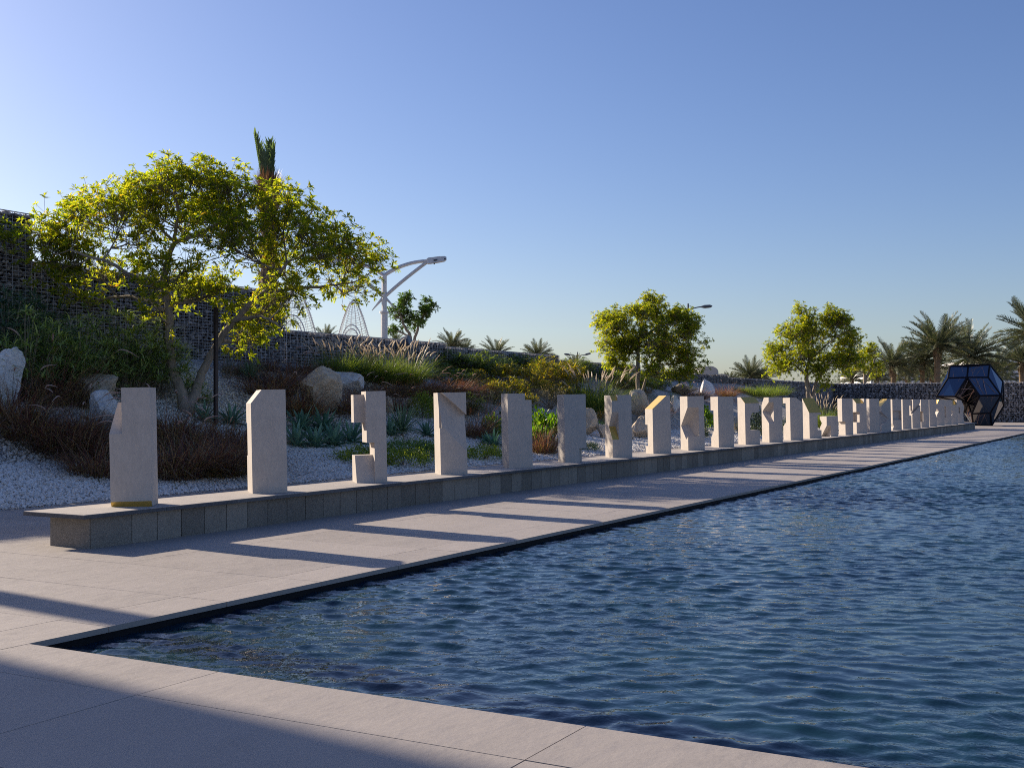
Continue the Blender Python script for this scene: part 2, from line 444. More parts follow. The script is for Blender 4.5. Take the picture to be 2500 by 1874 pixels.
# water: a wind-ruffled surface, sum of many short wave trains
def wave_height(X, Y):
    rg = np.random.default_rng(5); n = 96
    lam = np.exp(rg.uniform(math.log(.08), math.log(.58), n)); th = YAW + rg.normal(0, .62, n); ph = rg.uniform(0, 2 * PI, n)
    sl = .25 * math.sqrt(2 / n) * np.exp(-((np.log(lam / .20)) / .8) ** 2) * 1.25
    Z = np.zeros_like(X); DX = np.zeros_like(X); DY = np.zeros_like(X)
    env = .72 + .28 * np.sin(X * .42 + 1.1 * np.sin(Y * .35)) * np.sin(Y * .5 + X * .13)
    for l, t, p, q in zip(lam, th, ph, sl):
        k = 2 * PI / l; a = q / k; arg = k * (X * math.cos(t) + Y * math.sin(t)) + p
        Z += a * np.sin(arg); DX += a * math.cos(t) * np.cos(arg); DY += a * math.sin(t) * np.cos(arg)
    return Z * env, DX * env, DY * env
yy = np.concatenate([np.arange(-60, -6, 3.0), np.arange(-6, -.6, .12), np.arange(-.6, POOL_Y + .06, .032)])
xx = np.concatenate([np.arange(POOL_X - .05, 30, .032), np.arange(30, 76, .06), np.arange(76, 112.1, 1.0)])
X, Y = np.meshgrid(xx, yy); Z, DX, DY = wave_height(X, Y)
near = ((Y > -6) & (X < 76)).astype(float)
edge = np.clip((POOL_Y + .05 - Y) / .1, 0, 1) * np.clip((X - POOL_X + .05) / .1, 0, 1)
V = np.stack([X + DX * 1.0 * near * edge, Y + DY * 1.0 * near * edge, WATER_Z + Z * near], -1).reshape(-1, 3)
n = len(xx); i, j = np.meshgrid(np.arange(n - 1), np.arange(len(yy) - 1)); q = (j * n + i).ravel()
b = MB(); b.add(V, np.stack([q, q + 1, q + n + 1, q + n], -1))
tag(b.build('pool_water', M['water'], smooth=True), 'dark blue rippled water of the long pool', 'water', kind='structure')

# planted bank
b = MB(); xs = np.arange(-6, 92.1, .45); yy = np.arange(15.62, 27.9, .35)
V = []
for y in yy:
    for x in xs:
        V.append((x, y, terrain_z(x, y) + .03 * mnoise.noise((x * .9, y * .9, 0)) * min(1, (y - 15.6))))
n = len(xs); F = []
for j in range(len(yy) - 1):
    for i in range(n - 1):
        a = j * n + i; F.append((a, a + 1, a + n + 1, a + n))
b.add(V, F)
tag(b.build('gravel_bank', M['gravel'], smooth=True), 'white gravel bank rising from the path to the stone wall', 'gravel bank', kind='structure')
b = MB(); b.box(88, 111, 15.6, 27.5, -.3, -.004)
tag(b.build('far_path', M['paving']), 'paved path at the far end of the garden', 'path', kind='structure')

# loose white stones on the bank: uncountable
ico = bmesh.new(); bmesh.ops.create_icosphere(ico, subdivisions=1, radius=1)
IV = np.array([v.co[:] for v in ico.verts]); IF = np.array([[v.index for v in f.verts] for f in ico.faces]); ico.free()
OV = np.array([(1, 0, 0), (-1, 0, 0), (0, 1, 0), (0, -1, 0), (0, 0, 1), (0, 0, -1)], float)
OF = np.array([(0, 2, 4), (2, 1, 4), (1, 3, 4), (3, 0, 4), (2, 0, 5), (1, 2, 5), (3, 1, 5), (0, 3, 5)])
def rocks(pos, size, flat=.7, tv=OV, tf=OF, jit=.28):
    n = len(pos); k = len(tv)
    T = tv[None] + RNG.normal(0, jit, (n, k, 3)) * .6
    T = T * RNG.uniform(.65, 1.25, (n, 1, 3)) * np.array([1, 1, flat])
    q = RNG.normal(size=(n, 4)); q /= np.linalg.norm(q, axis=1)[:, None]
    M3 = frames(np.array([0, 0, 1.0]) + RNG.normal(0, .35, (n, 3)), RNG.uniform(0, 2 * PI, n))
    V = np.einsum('nij,nkj->nki', M3, T) * np.asarray(size).reshape(-1, 1, 1) + np.asarray(pos)[:, None]
    F = (np.arange(n)[:, None, None] * k + tf[None]).reshape(-1, 3)
    return V.reshape(-1, 3), F
pts = []
for (x0, x1, y0, y1, dens) in ((10.5, 22, 15.66, 19.2, 480), (12, 24, 19.2, 24, 330), (22, 32, 15.66, 20.5, 340), (32, 50, 15.66, 19.5, 260), (24, 36, 20.5, 26, 130), (50, 78, 15.66, 19, 120)):
    k = int((x1 - x0) * (y1 - y0) * dens)
    pts.append(np.stack([RNG.uniform(x0, x1, k), RNG.uniform(y0, y1, k)], 1))
pts = np.concatenate(pts)
pz = np.array([terrain_z(x, y) for x, y in pts]) + .012
V, F = rocks(np.column_stack([pts, pz]), RNG.uniform(.020, .046, len(pts)))
b = MB(); b.add(V, F)
tag(b.build('gravel', M['pebble']), 'loose white gravel covering the planted bank', 'gravel', kind='stuff')

# ------------------------------------------------------------------ bench
bench = empty('stone_bench', (9.3, 10.97, 0))
tag(bench, 'long low stone bench carrying the row of carved steles', 'bench')
BX0, BX1 = 9.3, 80.3
def rel(b_, o): # shift world geometry to the parent's frame
    loc = np.array(o.location)
    b_.V = [v - loc for v in b_.V]; return b_
b = MB(); x = BX0
b.box(BX0, BX0 + .008, 10.645, 11.295, .0, .352)
while x < BX1 - .1:
    w = .4 if x > BX0 else .62
    x1 = min(BX1, x + w); o = RNG.uniform(-.0015, .0015)
    b.box(x + .006 + (.006 if x == BX0 else 0), x1 - .006, 10.64 + o, 11.30 - o, .0, .352); x = x1
rel(b, bench).build('base', M['granite'], bench)
b = MB(); b.box(BX0 + .1, BX1 - .1, 10.66, 11.28, .01, .35); rel(b, bench).build('core', M['joint'], bench)
b = MB(); x = BX0 - .16
while x < BX1:
    x1 = min(BX1 + .15, x + 1.25)
    b.box(x + .0015, x1 - .0015, 10.56, 11.56, .352, .394); x = x1
rel(b, bench).build('rough_edge', M['cap_edge'], bench)
b = MB(); x = BX0 - .157
while x < BX1:
    x1 = min(BX1 + .147, x + 1.25)
    b.box(x + .002, x1 - .002, 10.563, 11.557, .394, .400); x = x1
rel(b, bench).build('seat', M['cap'], bench)
# ------------------------------------------------------------------ the carved steles
SW, SH = .48, 1.44
def az(pts, b0=-.1, b1=1.1): return [(a, b, z) for a, z in pts for b in (b0, b1)]
def bz(pts, a0=-.1, a1=1.1): return [(a, b, z) for b, z in pts for a in (a0, a1)]
def bx3(a0, a1, b0, b1, z0, z1): return [(a, b, z) for a in (a0, a1) for b in (b0, b1) for z in (z0, z1)]
def hull_obj(pts):
    bm = bmesh.new()
    for p in pts: bm.verts.new((p[0] * SW, p[1] * SW, p[2] * SH))
    bmesh.ops.convex_hull(bm, input=bm.verts)
    bmesh.ops.dissolve_limit(bm, angle_limit=.001, verts=bm.verts, edges=bm.edges)
    bmesh.ops.recalc_face_normals(bm, faces=bm.faces)
    me = bpy.data.meshes.new('cut'); bm.to_mesh(me); bm.free()
    o = bpy.data.objects.new('cut', me); COL.objects.link(o); return o
def carve(cuts):
    o = hull_obj(bx3(0, 1, 0, 1, 0, 1)); tmp = []
    for c in cuts:
        k = hull_obj(c); tmp.append(k)
        m = o.modifiers.new('b', 'BOOLEAN'); m.operation = 'DIFFERENCE'; m.object = k; m.solver = 'EXACT'
    dg = bpy.context.evaluated_depsgraph_get(); dg.update()
    me = bpy.data.meshes.new_from_object(o.evaluated_get(dg))
    for k in tmp + [o]:
        d = k.data; bpy.data.objects.remove(k); bpy.data.meshes.remove(d)
    me.materials.clear(); me.materials.append(M['stele'])
    return me
def gold_plates(me, planes):
    """thin brass sheets on the facets lying in the given planes (three points each)"""
    out = []
    for pl in planes:
        p = [Vector((q[0] * SW, q[1] * SW, q[2] * SH)) for q in pl]
        nrm = (p[1] - p[0]).cross(p[2] - p[0]).normalized()
        b = MB()
        for f in me.polygons:
            if abs(abs(f.normal.dot(nrm)) - 1) < .003 and abs((f.center - p[0]).dot(nrm)) < .004:
                vs = [me.vertices[i].co for i in f.vertices]; c = f.center
                vs = [c + (v - c) * .985 for v in vs]; k = len(vs)
                top = [v + f.normal * .004 for v in vs]; bot = [v - f.normal * .002 for v in vs]
                b.add(top, [list(range(k))])
                b.add(top + bot, [(i, i + k, (i + 1) % k + k, (i + 1) % k) for i in range(k)])
        if b.n: out.append(b)
    return out

# (cuts, gilded planes, label)
ST = [
 ([bx3(-.1, .31, -.1, 1.1, .88, 1.1), bz([(-.02, .607), (.7, .885), (-.02, .885)], -.1, .31), az([(-.1, .615), (0, .615), (.1, .885), (-.1, .885)]), bz([(-.02, -.02), (-.02, .056), (.145, -.02)])],
  [((0, 0, .045), (1, 0, .045), (0, .1, 0.003))], 'nearest pale stele with a gilded band along its foot and a lower sloping shoulder'),
 ([az([(-.02, .8616), (-.02, 1.05), (.43, 1.05)]), bx3(-.1, .5, .85, 1.1, .36, .68)], [], 'broad plain pale stele with its top left corner cut off at a slant'),
 ([bx3(-.1, .35, -.1, .42, .3, 1.1), bx3(-.1, .35, -.1, 1.1, .3, .66), bx3(-.1, .35, -.1, 1.1, .965, 1.1), bx3(-.1, .6, -.1, 1.1, .3, .44), bz([(-.02, -.02), (-.02, .305), (.36, .305), (.0, -.02)], -.1, .6)],
  [], 'pale stele carved as a thin column with two separate blocks jutting out at its left'),
 ([[(-.1, -.02, 1.06), (1.1, -.02, .70), (-.1, .32, 1.06), (1.1, .32, .70), (-.1, -.02, .64), (1.1, -.02, .21)], bx3(-.1, .07, -.1, .12, .57, 1.1)], [], 'pale stele with a broad slanting recess across its front throwing a dark triangle of shade'),
 ([bx3(.73, 1.1, -.1, 1.1, .91, 1.1), bz([(1.02, -.02), (.7, -.02), (1.02, .06)])], [], 'plain pale stele with a small square step cut from its top right corner'),
 ([bx3(.87, 1.1, -.1, 1.1, -.1, .205), bx3(.66, .9, -.1, .3, -.1, .205)], [], 'plain pale stele with a square notch at its bottom right corner'),
 ([bz([(-.02, .74), (.45, .5), (-.02, .28)], -.1, .33), bz([(-.02, .9), (.29, 1.02), (-.02, 1.02)], -.1, .3)],
  [((0, 0, .29), (.3, 0, .29), (0, .45, .5)), ((0, 0, .908), (.3, 0, .908), (0, .24, 1.0))], 'pale stele with a gilded arrow niche at its left and a small gilded top notch'),
 ([az([(-.05, .7556), (-.05, 1.1), (1.15, 1.1)]), bx3(-.1, 1.1, .7, 1.1, .13, .5)], [((0, 0, .77), (0, 1, .77), (.8, 0, 1.0))], 'pale stele with one long sunlit gilded slope for a top'),
 ([[(-.1, -.02, .80), (.68, -.02, .80), (-.1, .92, .45), (.40, .80, .47), (-.1, .25, .2), (.60, .2, .22), (-.1, -.02, .26), (.68, -.02, .26)]], [], 'pale stele with a deep pointed niche hollowed into its left corner at mid height'),
 ([bx3(-.1, 1.1, .62, 1.1, .33, .73), bz([(.62, .33), (1.1, .33), (1.1, .15)])], [], 'plain pale stele with a notch cut into its rear edge, beside the niche stele'),
 ([bz([(-.02, .866), (.7, 1.0217), (-.02, 1.03)]), az([(.5, .67), (1.1, .67), (1.1, .3), (.35, .3), (.35, .54)]), az([(.93, .66), (1.1, .9), (1.1, .66)])],
  [((0, 0, .87), (1, 0, .87), (0, .6, 1.0))], 'pale stele shaped like a bracket with an open right side and a gilded sloping top'),
 ([bz([(.6, 1.02), (1.1, 1.02), (1.1, .78)]), [(-.1, -.02, .9), (.36, -.02, .9), (-.1, .95, .68), (.36, .6, .68), (-.1, -.02, .42), (.36, -.02, .42)]], [], 'pale stele with a long bluish pointed groove down its left corner'),
 ([az([(.42, 1.02), (1.1, 1.02), (1.1, .856)]), bx3(-.1, 1.1, .6, 1.1, .42, .87), bz([(.6, .42), (1.1, .42), (1.1, .3)])], [], 'plain pale stele with its top right corner cut off at a slant'),
 ([bz([(-.02, .6226), (1.1, 1.037), (-.02, 1.04)]), bx3(.68, 1.1, -.1, 1.1, .2, .58)], [((0, 0, .63), (1, 0, .63), (0, 1, 1.0))], 'pale stele with a large gilded slope facing the pool and a stepped foot'),
 ([bx3(-.1, 1.1, -.1, 1.1, .53, 1.1), bz([(-.02, .3), (-.02, -.02), (.9, -.02)], -.1, .35), bz([(1.1, .2), (1.1, .5), (.7, .35)], -.1, .6)], [], 'lowest pale stele, half the height of the others with a hollow at its foot'),
 ([bx3(-.1, .28, -.1, 1.1, -.1, .37), bx3(-.1, .2, .5, 1.1, .5, 1.1)], [], 'pale stele with an open notch at its lower left, behind the lowest stele'),
 ([bz([(-.02, .865), (.57, 1.005), (-.02, 1.05), (.6, 1.05)], -.1, .75), bx3(-.1, .3, -.1, .75, .33, .62)], [((0, 0, .87), (.7, 0, .87), (0, .55, 1.0))], 'pale stele with a gilded slope on its top and a square notch at its left'),
 ([bx3(-.1, 1.1, .6, 1.1, .2, .43), bx3(-.1, .25, .7, 1.1, -.1, .12)], [], 'plain pale stele between two steles with gilded tops'),
 ([az([(-.05, .763), (-.05, 1.1), (.95, 1.1)]), [(-.1, -.02, .64), (.78, -.02, .38), (-.1, -.02, .14), (-.1, .5, .64), (-.1, .5, .14)]], [((0, 0, .78), (0, 1, .78), (.65, 0, 1.0))], 'pale stele with a gilded slant at its top left above a shaded triangular hollow'),
 ([bx3(.03, .93, -.1, .2, .33, .62), az([(-.1, .3), (-.1, .0), (.12, .12)])], [], 'pale stele with a shallow square panel sunk across its middle'),
 ([bx3(.78, 1.1, -.1, .35, .45, .78), bx3(.92, 1.1, -.1, 1.1, .84, 1.1)], [], 'pale stele with a narrow lit slot cut in its right edge'),
 ([[(-.1, -.02, .46), (1.1, -.02, .82), (-.1, .25, .46), (1.1, .25, .82), (1.1, -.02, .95), (-.1, -.02, .65)], bx3(-.1, .12, -.1, .3, .6, 1.1)], [], 'pale stele with a groove rising to the right across its front'),
 ([bx3(-.1, .26, -.1, .4, .2, .58)], [((0, .4, .3), (.2, .4, .3), (0, .4, .5))], 'pale stele with a small upright gilded slot low in its left edge'),
 ([az([(.75, .5), (1.1, .75), (1.1, .25)]), bx3(-.1, 1.1, .7, 1.1, .3, .6)], [], 'pale stele with a pointed notch in its right edge'),
 ([az([(-.1, .77), (-.1, 1.1), (.46, 1.1), (.3, 1.0)]), az([(-.1, .72), (.25, .55), (-.1, .38)])], [((0, 0, .8275), (0, 1, .8275), (.3, 0, 1.0))], 'pale stele with a small gilded corner at its top left over a pointed notch'),
 ([bx3(-.1, .3, -.1, .2, .3, .75)], [], 'plain pale stele third from the far end of the bench'),
 ([bz([(-.02, .79), (.55, 1.02), (-.02, 1.05)], .25, .85), [(-.1, -.02, .62), (.4, -.02, .5), (-.1, -.02, .3), (-.1, .4, .62), (-.1, .4, .3)]], [((.3, 0, .798), (.8, 0, .798), (.3, .5, 1.0))], 'pale stele second from the far end with a gilded triangular notch on top'),
 ([az([(.55, 1.04), (1.1, 1.04), (1.1, .66)]), bx3(.2, .42, -.1, .15, .45, .7), bx3(.9, 1.1, -.1, 1.1, .17, .55)], [], 'last pale stele at the far end of the bench with a slanting right shoulder'),
]
LEAN = Quaternion((-.874, -.486, 0), R(1.15))
for i, (cuts, gold, label) in enumerate(ST):
    me = carve(cuts)
    q = LEAN @ Quaternion((0, 0, 1), R({0: -53, 1: -40.5}.get(i, -45)))
    c = Vector((10.35 + 2.437 * i, 11.05, .3985))
    gp = gold_plates(me, gold) if gold else []
    me.name = 'carved_stele'
    # mesh origin to the middle of the foot
    off = Matrix.Translation((-SW / 2, -SW / 2, 0)); me.transform(off)
    if gp:
        r = empty('carved_stele', c); r.rotation_mode = 'QUATERNION'; r.rotation_quaternion = q
        link('stone_block', me, r)
        for b in gp:
            b.V = [v + np.array([-SW / 2, -SW / 2, 0]) for v in b.V]
            b.build('gilded_facet', M['gold'], r)
    else:
        r = link('carved_stele', me); r.location = c; r.rotation_mode = 'QUATERNION'; r.rotation_quaternion = q
    tag(r, label, 'stele', 'carved stone steles along the bench')
# ------------------------------------------------------------------ gabion walls
def gabion(label, origin, along, length, z0, z1, thick=.9, sx=.135, sz=.105, wires=(.2, .1), wr=.0065, ends=(True, True), back=False):
    """a wire basket wall: origin is the front left foot, along the unit direction of its face; the face looks to the right-hand side of -normal"""
    t = np.array([along[0], along[1], 0.0]); nrm = np.array([t[1], -t[0], 0.0])   # nrm points out of the face
    root = empty('gabion_wall', (origin[0], origin[1], z0)); tag(root, label, 'stone wall', 'wire basket walls of grey stones')
    H = z1 - z0
    W = lambda l, dp, z: l[..., None] * t + dp[..., None] * nrm + z[..., None] * np.array([0, 0, 1.0])
    pos = []; sz_ = []
    nx, nz = int(length / sx), int(H / sz)
    gx, gz = np.meshgrid(np.arange(nx), np.arange(nz))
    l = (gx + .5 + RNG.uniform(-.42, .42, gx.shape) + (gz % 2) * .5) * sx; z = (gz + .5 + RNG.uniform(-.35, .35, gx.shape)) * sz
    l = np.clip(l, .06, length - .06)
    pos.append(W(l.ravel(), RNG.uniform(-.10, -.05, l.size), z.ravel())); sz_.append(RNG.uniform(.6, 1.0, l.size) * sz * .92)
    nd = int(thick / sx)
    gx, gd = np.meshgrid(np.arange(nx), np.arange(nd))
    l = (gx + .5 + RNG.uniform(-.4, .4, gx.shape)) * sx; d = -(gd + .5 + RNG.uniform(-.3, .3, gx.shape)) * sx
    pos.append(W(l.ravel(), d.ravel(), H - RNG.uniform(.05, .09, l.size))); sz_.append(RNG.uniform(.55, .9, l.size) * sz * .95)
    for e, on in zip((.07, length - .07), ends):
        if not on: continue
        gd, gz = np.meshgrid(np.arange(nd), np.arange(nz))
        d = -(gd + .5 + RNG.uniform(-.3, .3, gz.shape)) * sx; z = (gz + .5 + RNG.uniform(-.3, .3, gz.shape)) * sz
        pos.append(W(np.full(d.size, e), d.ravel(), z.ravel())); sz_.append(RNG.uniform(.55, .9, d.size) * sz * .95)
    pos = np.concatenate(pos); sz_ = np.concatenate(sz_)
    V, F = rocks(pos, sz_, .85, IV, IF, .17)
    b = MB(); b.add(V, F); b.build('stone_fill', M['gabion'], root)
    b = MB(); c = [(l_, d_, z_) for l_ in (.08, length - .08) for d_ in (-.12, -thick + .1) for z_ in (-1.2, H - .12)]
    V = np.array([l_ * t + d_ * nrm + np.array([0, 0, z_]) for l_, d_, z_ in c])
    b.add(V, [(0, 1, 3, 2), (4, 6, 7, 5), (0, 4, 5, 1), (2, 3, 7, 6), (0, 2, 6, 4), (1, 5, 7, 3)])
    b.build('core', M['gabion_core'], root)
    b = MB()
    def bar(p, q, r=wr):
        p = np.array(p); q = np.array(q)
        p3 = p[0] * t + p[1] * nrm + np.array([0, 0, p[2]]); q3 = q[0] * t + q[1] * nrm + np.array([0, 0, q[2]])
        b.tube([p3, q3], r, 4, cap=False)
    for z in np.arange(0, H + .01, wires[1]):
        bar((0, .012, z), (length, .012, z))
        for e, on in zip((0, length), ends):
            if on: bar((e, .012, z), (e, -thick, z))
    for l in np.arange(0, length + .01, wires[0]):
        bar((l, .014, 0), (l, .014, H)); bar((l, .014, H), (l, -thick, H))
    for l in (0, length): bar((l, .015, 0), (l, .015, H + .02), wr * 1.2); bar((l, -thick, 0), (l, -thick, H + .02), wr * 1.2)
    for dd in np.arange(0, thick + .01, .3): bar((0, -dd, H), (length, -dd, H), wr)
    bar((0, .015, H + .01), (length, .015, H + .01), wr * 1.6)
    b.build('wire_mesh', M['wire'], root)
    return root
Y0 = 27.0
gabion('tallest block of the grey gabion wall at the left edge of the photo', (11.0, Y0), (1, 0), 10.7, 1.4, 6.78)
gabion('high gabion wall block behind the largest tree, second from the left', (21.72, Y0), (1, 0), 10.5, 1.4, 5.53, ends=(False, True))
gabion('gabion wall block behind the plumed green grass, carrying the floodlight', (32.24, Y0), (1, 0), 10.56, 1.6, 4.21, ends=(False, True))
gabion('gabion wall block below the fan leaved palms, behind the golden shrubs', (42.82, Y0), (1, 0), 10.7, 1.6, 4.07, ends=(False, True))
gabion('gabion wall block behind the round crowned middle tree', (53.54, Y0), (1, 0), 10.6, 1.4, 3.84, ends=(False, True), wires=(.2, .1))
gabion('gabion wall block between the middle tree and the right hand tree', (64.16, Y0), (1, 0), 16.0, .6, 3.62, ends=(False, True), wires=(.3, .15))
gabion('gabion wall block behind the right hand tree, running into the far cross wall', (80.18, Y0), (1, 0), 30.6, 0, 3.46, ends=(False, False), wires=(.4, .2), sx=.2, sz=.15)
gabion('low gabion cross wall closing the garden behind the glass sculpture', (110.0, Y0 - .02), (0, -1), 40.0, 0, 3.46, ends=(False, False), wires=(.4, .2), sx=.2, sz=.15)

# off to the left: the building and the column whose shadows lie across the paving
b = MB()
rt = empty('stone_tower', (5.35, 37.0, 0)); tag(rt, 'tall pale stone tower outside the left of the frame shading the paving', 'tower')
for k in range(16):
    for j in range(3):
        b.box(-3.0 + 2.0 * j, -1.005 + 2.0 * j, -3.0, -2.9, k * 1.05, k * 1.05 + 1.04)
b.build('stone_cladding', M['building_pale'], rt)
b = MB(); b.box(-3.0, 2.99, -2.88, 3, 0, 16.8); b.build('wall', M['building_white'], rt)
b = MB(); b.box(-3.05, 3.0, -3.05, 3.05, 16.81, 17.1); b.build('parapet', M['building_pale'], rt)
b = MB(); b.tube([(0, 0, -.2), (0, 0, .25)], .34, 24); b.tube([(0, 0, .25), (0, 0, 14.1)], .225, 24); b.tube([(0, 0, 14.1), (0, 0, 14.2)], .28, 24)
o = b.build('light_column', M['lamp_white'], smooth=False, loc=(8.27, 22.6, 0.3)); tag(o, 'thick round column outside the left of the frame throwing a stripe of shade', 'column')
# ------------------------------------------------------------------ plant builders (each returns geometry around the origin, z up)
LEAF_V = np.array([(0, 0, 0), (.17, .5, .06), (0, 1, -.02), (-.17, .5, .06)])          # folded lance leaf along +y
LEAF_F = np.array([(0, 1, 2, 3)])
ROUND_V = np.array([(0, 0, 0), (.3, .55, .05), (0, 1, -.03), (-.3, .55, .05)])

def blades(n, L, r0, lean, droop, w, seg=3, base=None, zvar=.25):
    """arching grass blades: (V, F)"""
    az_ = RNG.uniform(0, 2 * PI, n); rr = r0 * np.sqrt(RNG.uniform(0, 1, n))
    B = np.column_stack([rr * np.cos(az_), rr * np.sin(az_), np.zeros(n)])
    if base is not None: B += base
    az2 = az_ + RNG.normal(0, .7, n)
    l = L * RNG.uniform(1 - zvar * 1.6, 1 + zvar * .5, n)
    th = np.clip(RNG.normal(lean, lean * .5, n) * (.35 + .9 * rr / (r0 + 1e-6)), 0.01, 1.4)
    D = np.column_stack([np.sin(th) * np.cos(az2), np.sin(th) * np.sin(az2), np.cos(th)])
    side = np.column_stack([-np.sin(az2), np.cos(az2), np.zeros(n)])
    a = RNG.normal(0, .5, n); hz = np.column_stack([np.cos(az2), np.sin(az2), np.zeros(n)])
    side = side * np.cos(a)[:, None] + hz * np.sin(a)[:, None]
    dr = droop * RNG.uniform(.3, 1.5, n)
    ts = np.linspace(0, 1, seg + 1); V = np.zeros((n, 2 * (seg + 1), 3))
    for k, t in enumerate(ts):
        c = B + D * (l * t)[:, None] + hz * (dr * l * t * t * .75)[:, None] - np.array([0, 0, 1.0]) * (dr * l * t ** 2.4 * .75)[:, None]
        ww = w * (1 - t ** 1.6 * .93) * (.6 if k == 0 else 1)
        V[:, 2 * k] = c - side * ww / 2; V[:, 2 * k + 1] = c + side * ww / 2
    f = np.array([(2 * k, 2 * k + 1, 2 * k + 3, 2 * k + 2) for k in range(seg)])
    F = (np.arange(n)[:, None, None] * (2 * seg + 2) + f[None]).reshape(-1, 4)
    return V.reshape(-1, 3), F

def seed_head(L=.22, r=.016, bend=.3, hairs=60):
    b = MB(); t = np.linspace(0, 1, 7)
    pts = np.column_stack([bend * L * t ** 2, np.zeros(7), L * (t - .28 * abs(bend) * t ** 2)])
    b.tube(pts, r * np.array([.25, .75, .9, .85, .7, .45, .06]), 6)
    tt = RNG.uniform(.02, .98, hairs); c = np.column_stack([bend * L * tt ** 2, 0 * tt, L * (tt - .28 * abs(bend) * tt ** 2)])
    a = RNG.uniform(0, 2 * PI, hairs); d = np.column_stack([np.cos(a), np.sin(a), np.full(hairs, .9)]); d /= np.linalg.norm(d, axis=1)[:, None]
    hv = np.array([(-.05, 0, 0), (.05, 0, 0), (0, 0, 1.0)])
    V, F = inst(hv, np.array([(0, 1, 2)]), c, frames(d, a), r * 2.1 * (1 - .6 * tt))
    b.add(V, F); return b

def grass_clump(name, kind, H=1.0, n=420, heads=8, red=True, spread=.34, seed=0):
    root = empty(name)
    b = MB()
    if red:
        V, F = blades(n, H, spread, .55, .60, .009, zvar=.42); b.add(V, F, 0)
        V, F = blades(n // 3, H * .62, spread, .7, .7, .010); b.add(V, F, 1)
    else:
        V, F = blades(n, H, spread, .42, .60, .009); b.add(V, F, 0)
        V, F = blades(n // 8, H * .6, spread, .7, .7, .009); b.add(V, F, 1)
    lib = [seed_head(.20 if red else .21, .012 if red else .013, bd).mesh('seed_head', M['seed_red'] if red else M['seed']) for bd in ((.9, .5, 1.3) if red else (.15, .3, .5))]
    for k in range(heads):
        a = random.uniform(0, 2 * PI); th = random.uniform(.05, .55) if not red else random.uniform(.2, .95)
        l = H * (random.uniform(.62, 1.02) if not red else random.uniform(.85, 1.1))
        base = np.array([math.cos(a), math.sin(a), 0]) * spread * random.uniform(.1, .9)
        hz = np.array([math.cos(a), math.sin(a), 0])
        tip = base + hz * math.sin(th) * l + np.array([0, 0, math.cos(th) * l])
        mid = base + hz * math.sin(th) * l * .35 + np.array([0, 0, math.cos(th) * l * .62])
        o = link('seed_head', random.choice(lib), root, tip)
        o.rotation_euler = (0, th * (.85 if not red else 1.3), a)
        b.tube(bez(base, mid, tip, 5), .0028, 3, 1, cap=False)
    b.build('blades', [M['red_grass' if red else 'green_grass'], M['straw']], root)
    return root

def rosette(name, mat, n=46, L=.55, w=.06, up=(.15, 1.35), droop=.35, stem=0.0, vee=.25, seg=4):
    """agave / yucca"""
    root = empty(name); b = MB()
    for k in range(n):
        a = k * 2.39996 + random.uniform(-.2, .2); f = (k + .5) / n
        el = up[1] + (up[0] - up[1]) * f + random.uniform(-.1, .1); l = L * random.uniform(.8, 1.08) * (.72 + .28 * math.sin(PI * min(1, f + .15)))
        hz = np.array([math.cos(a), math.sin(a), 0]); sd = np.array([-math.sin(a), math.cos(a), 0]); V = []
        dr = droop * random.uniform(.3, 1.3)
        for t in np.linspace(0, 1, seg + 1):
            c = hz * (math.cos(el) * l * t + .02) + np.array([0, 0, 1.0]) * (stem + math.sin(el) * l * t - dr * l * t ** 2.2 * math.cos(el))
            ww = w * (.75 + .6 * t) * (1 - t ** 3) + .001 if t < 1 else .002
            nrm = np.array([0, 0, 1.0]) * math.cos(el) - hz * math.sin(el)
            V += [c - sd * ww / 2 + nrm * ww * vee, c, c + sd * ww / 2 + nrm * ww * vee]
        F = []
        for q in range(seg): F += [(3 * q, 3 * q + 1, 3 * q + 4, 3 * q + 3), (3 * q + 1, 3 * q + 2, 3 * q + 5, 3 * q + 4)]
        b.add(V, F)
    b.build('leaves', M[mat], root)
    b = MB(); b.tube([(0, 0, -.05), (0, 0, stem + .05)], [w * .9, w * .7], 7); b.build('stem', M['twig'], root)
    return root

def umbrella_plant(name, mat, stems=60, H=1.3, r=.75, n=15, L=.30, w=.016, shape=1.0):
    """tall stems each ending in a whorl of narrow drooping leaves"""
    root = empty(name); b = MB(); s = MB()
    for k in range(stems):
        a = random.uniform(0, 2 * PI); rr = math.sqrt(random.uniform(0, 1))
        h = H * (1 - .55 * rr * rr * shape) * random.uniform(.22, 1.05)
        foot = np.array([math.cos(a), math.sin(a), 0]) * rr * r * .55; tip = np.array([math.cos(a) * rr * r * 1.1, math.sin(a) * rr * r * 1.1, h])
        s.tube(bez(foot, foot + np.array([0, 0, h * .6]), tip, 4), .006, 3, cap=False)
        V, F = blades(n, L, .01, 1.0, .75, w, 3, base=tip, zvar=.3); b.add(V, F)
    b.build('leaves', M[mat], root); s.build('stems', M['twig'], root)
    return root

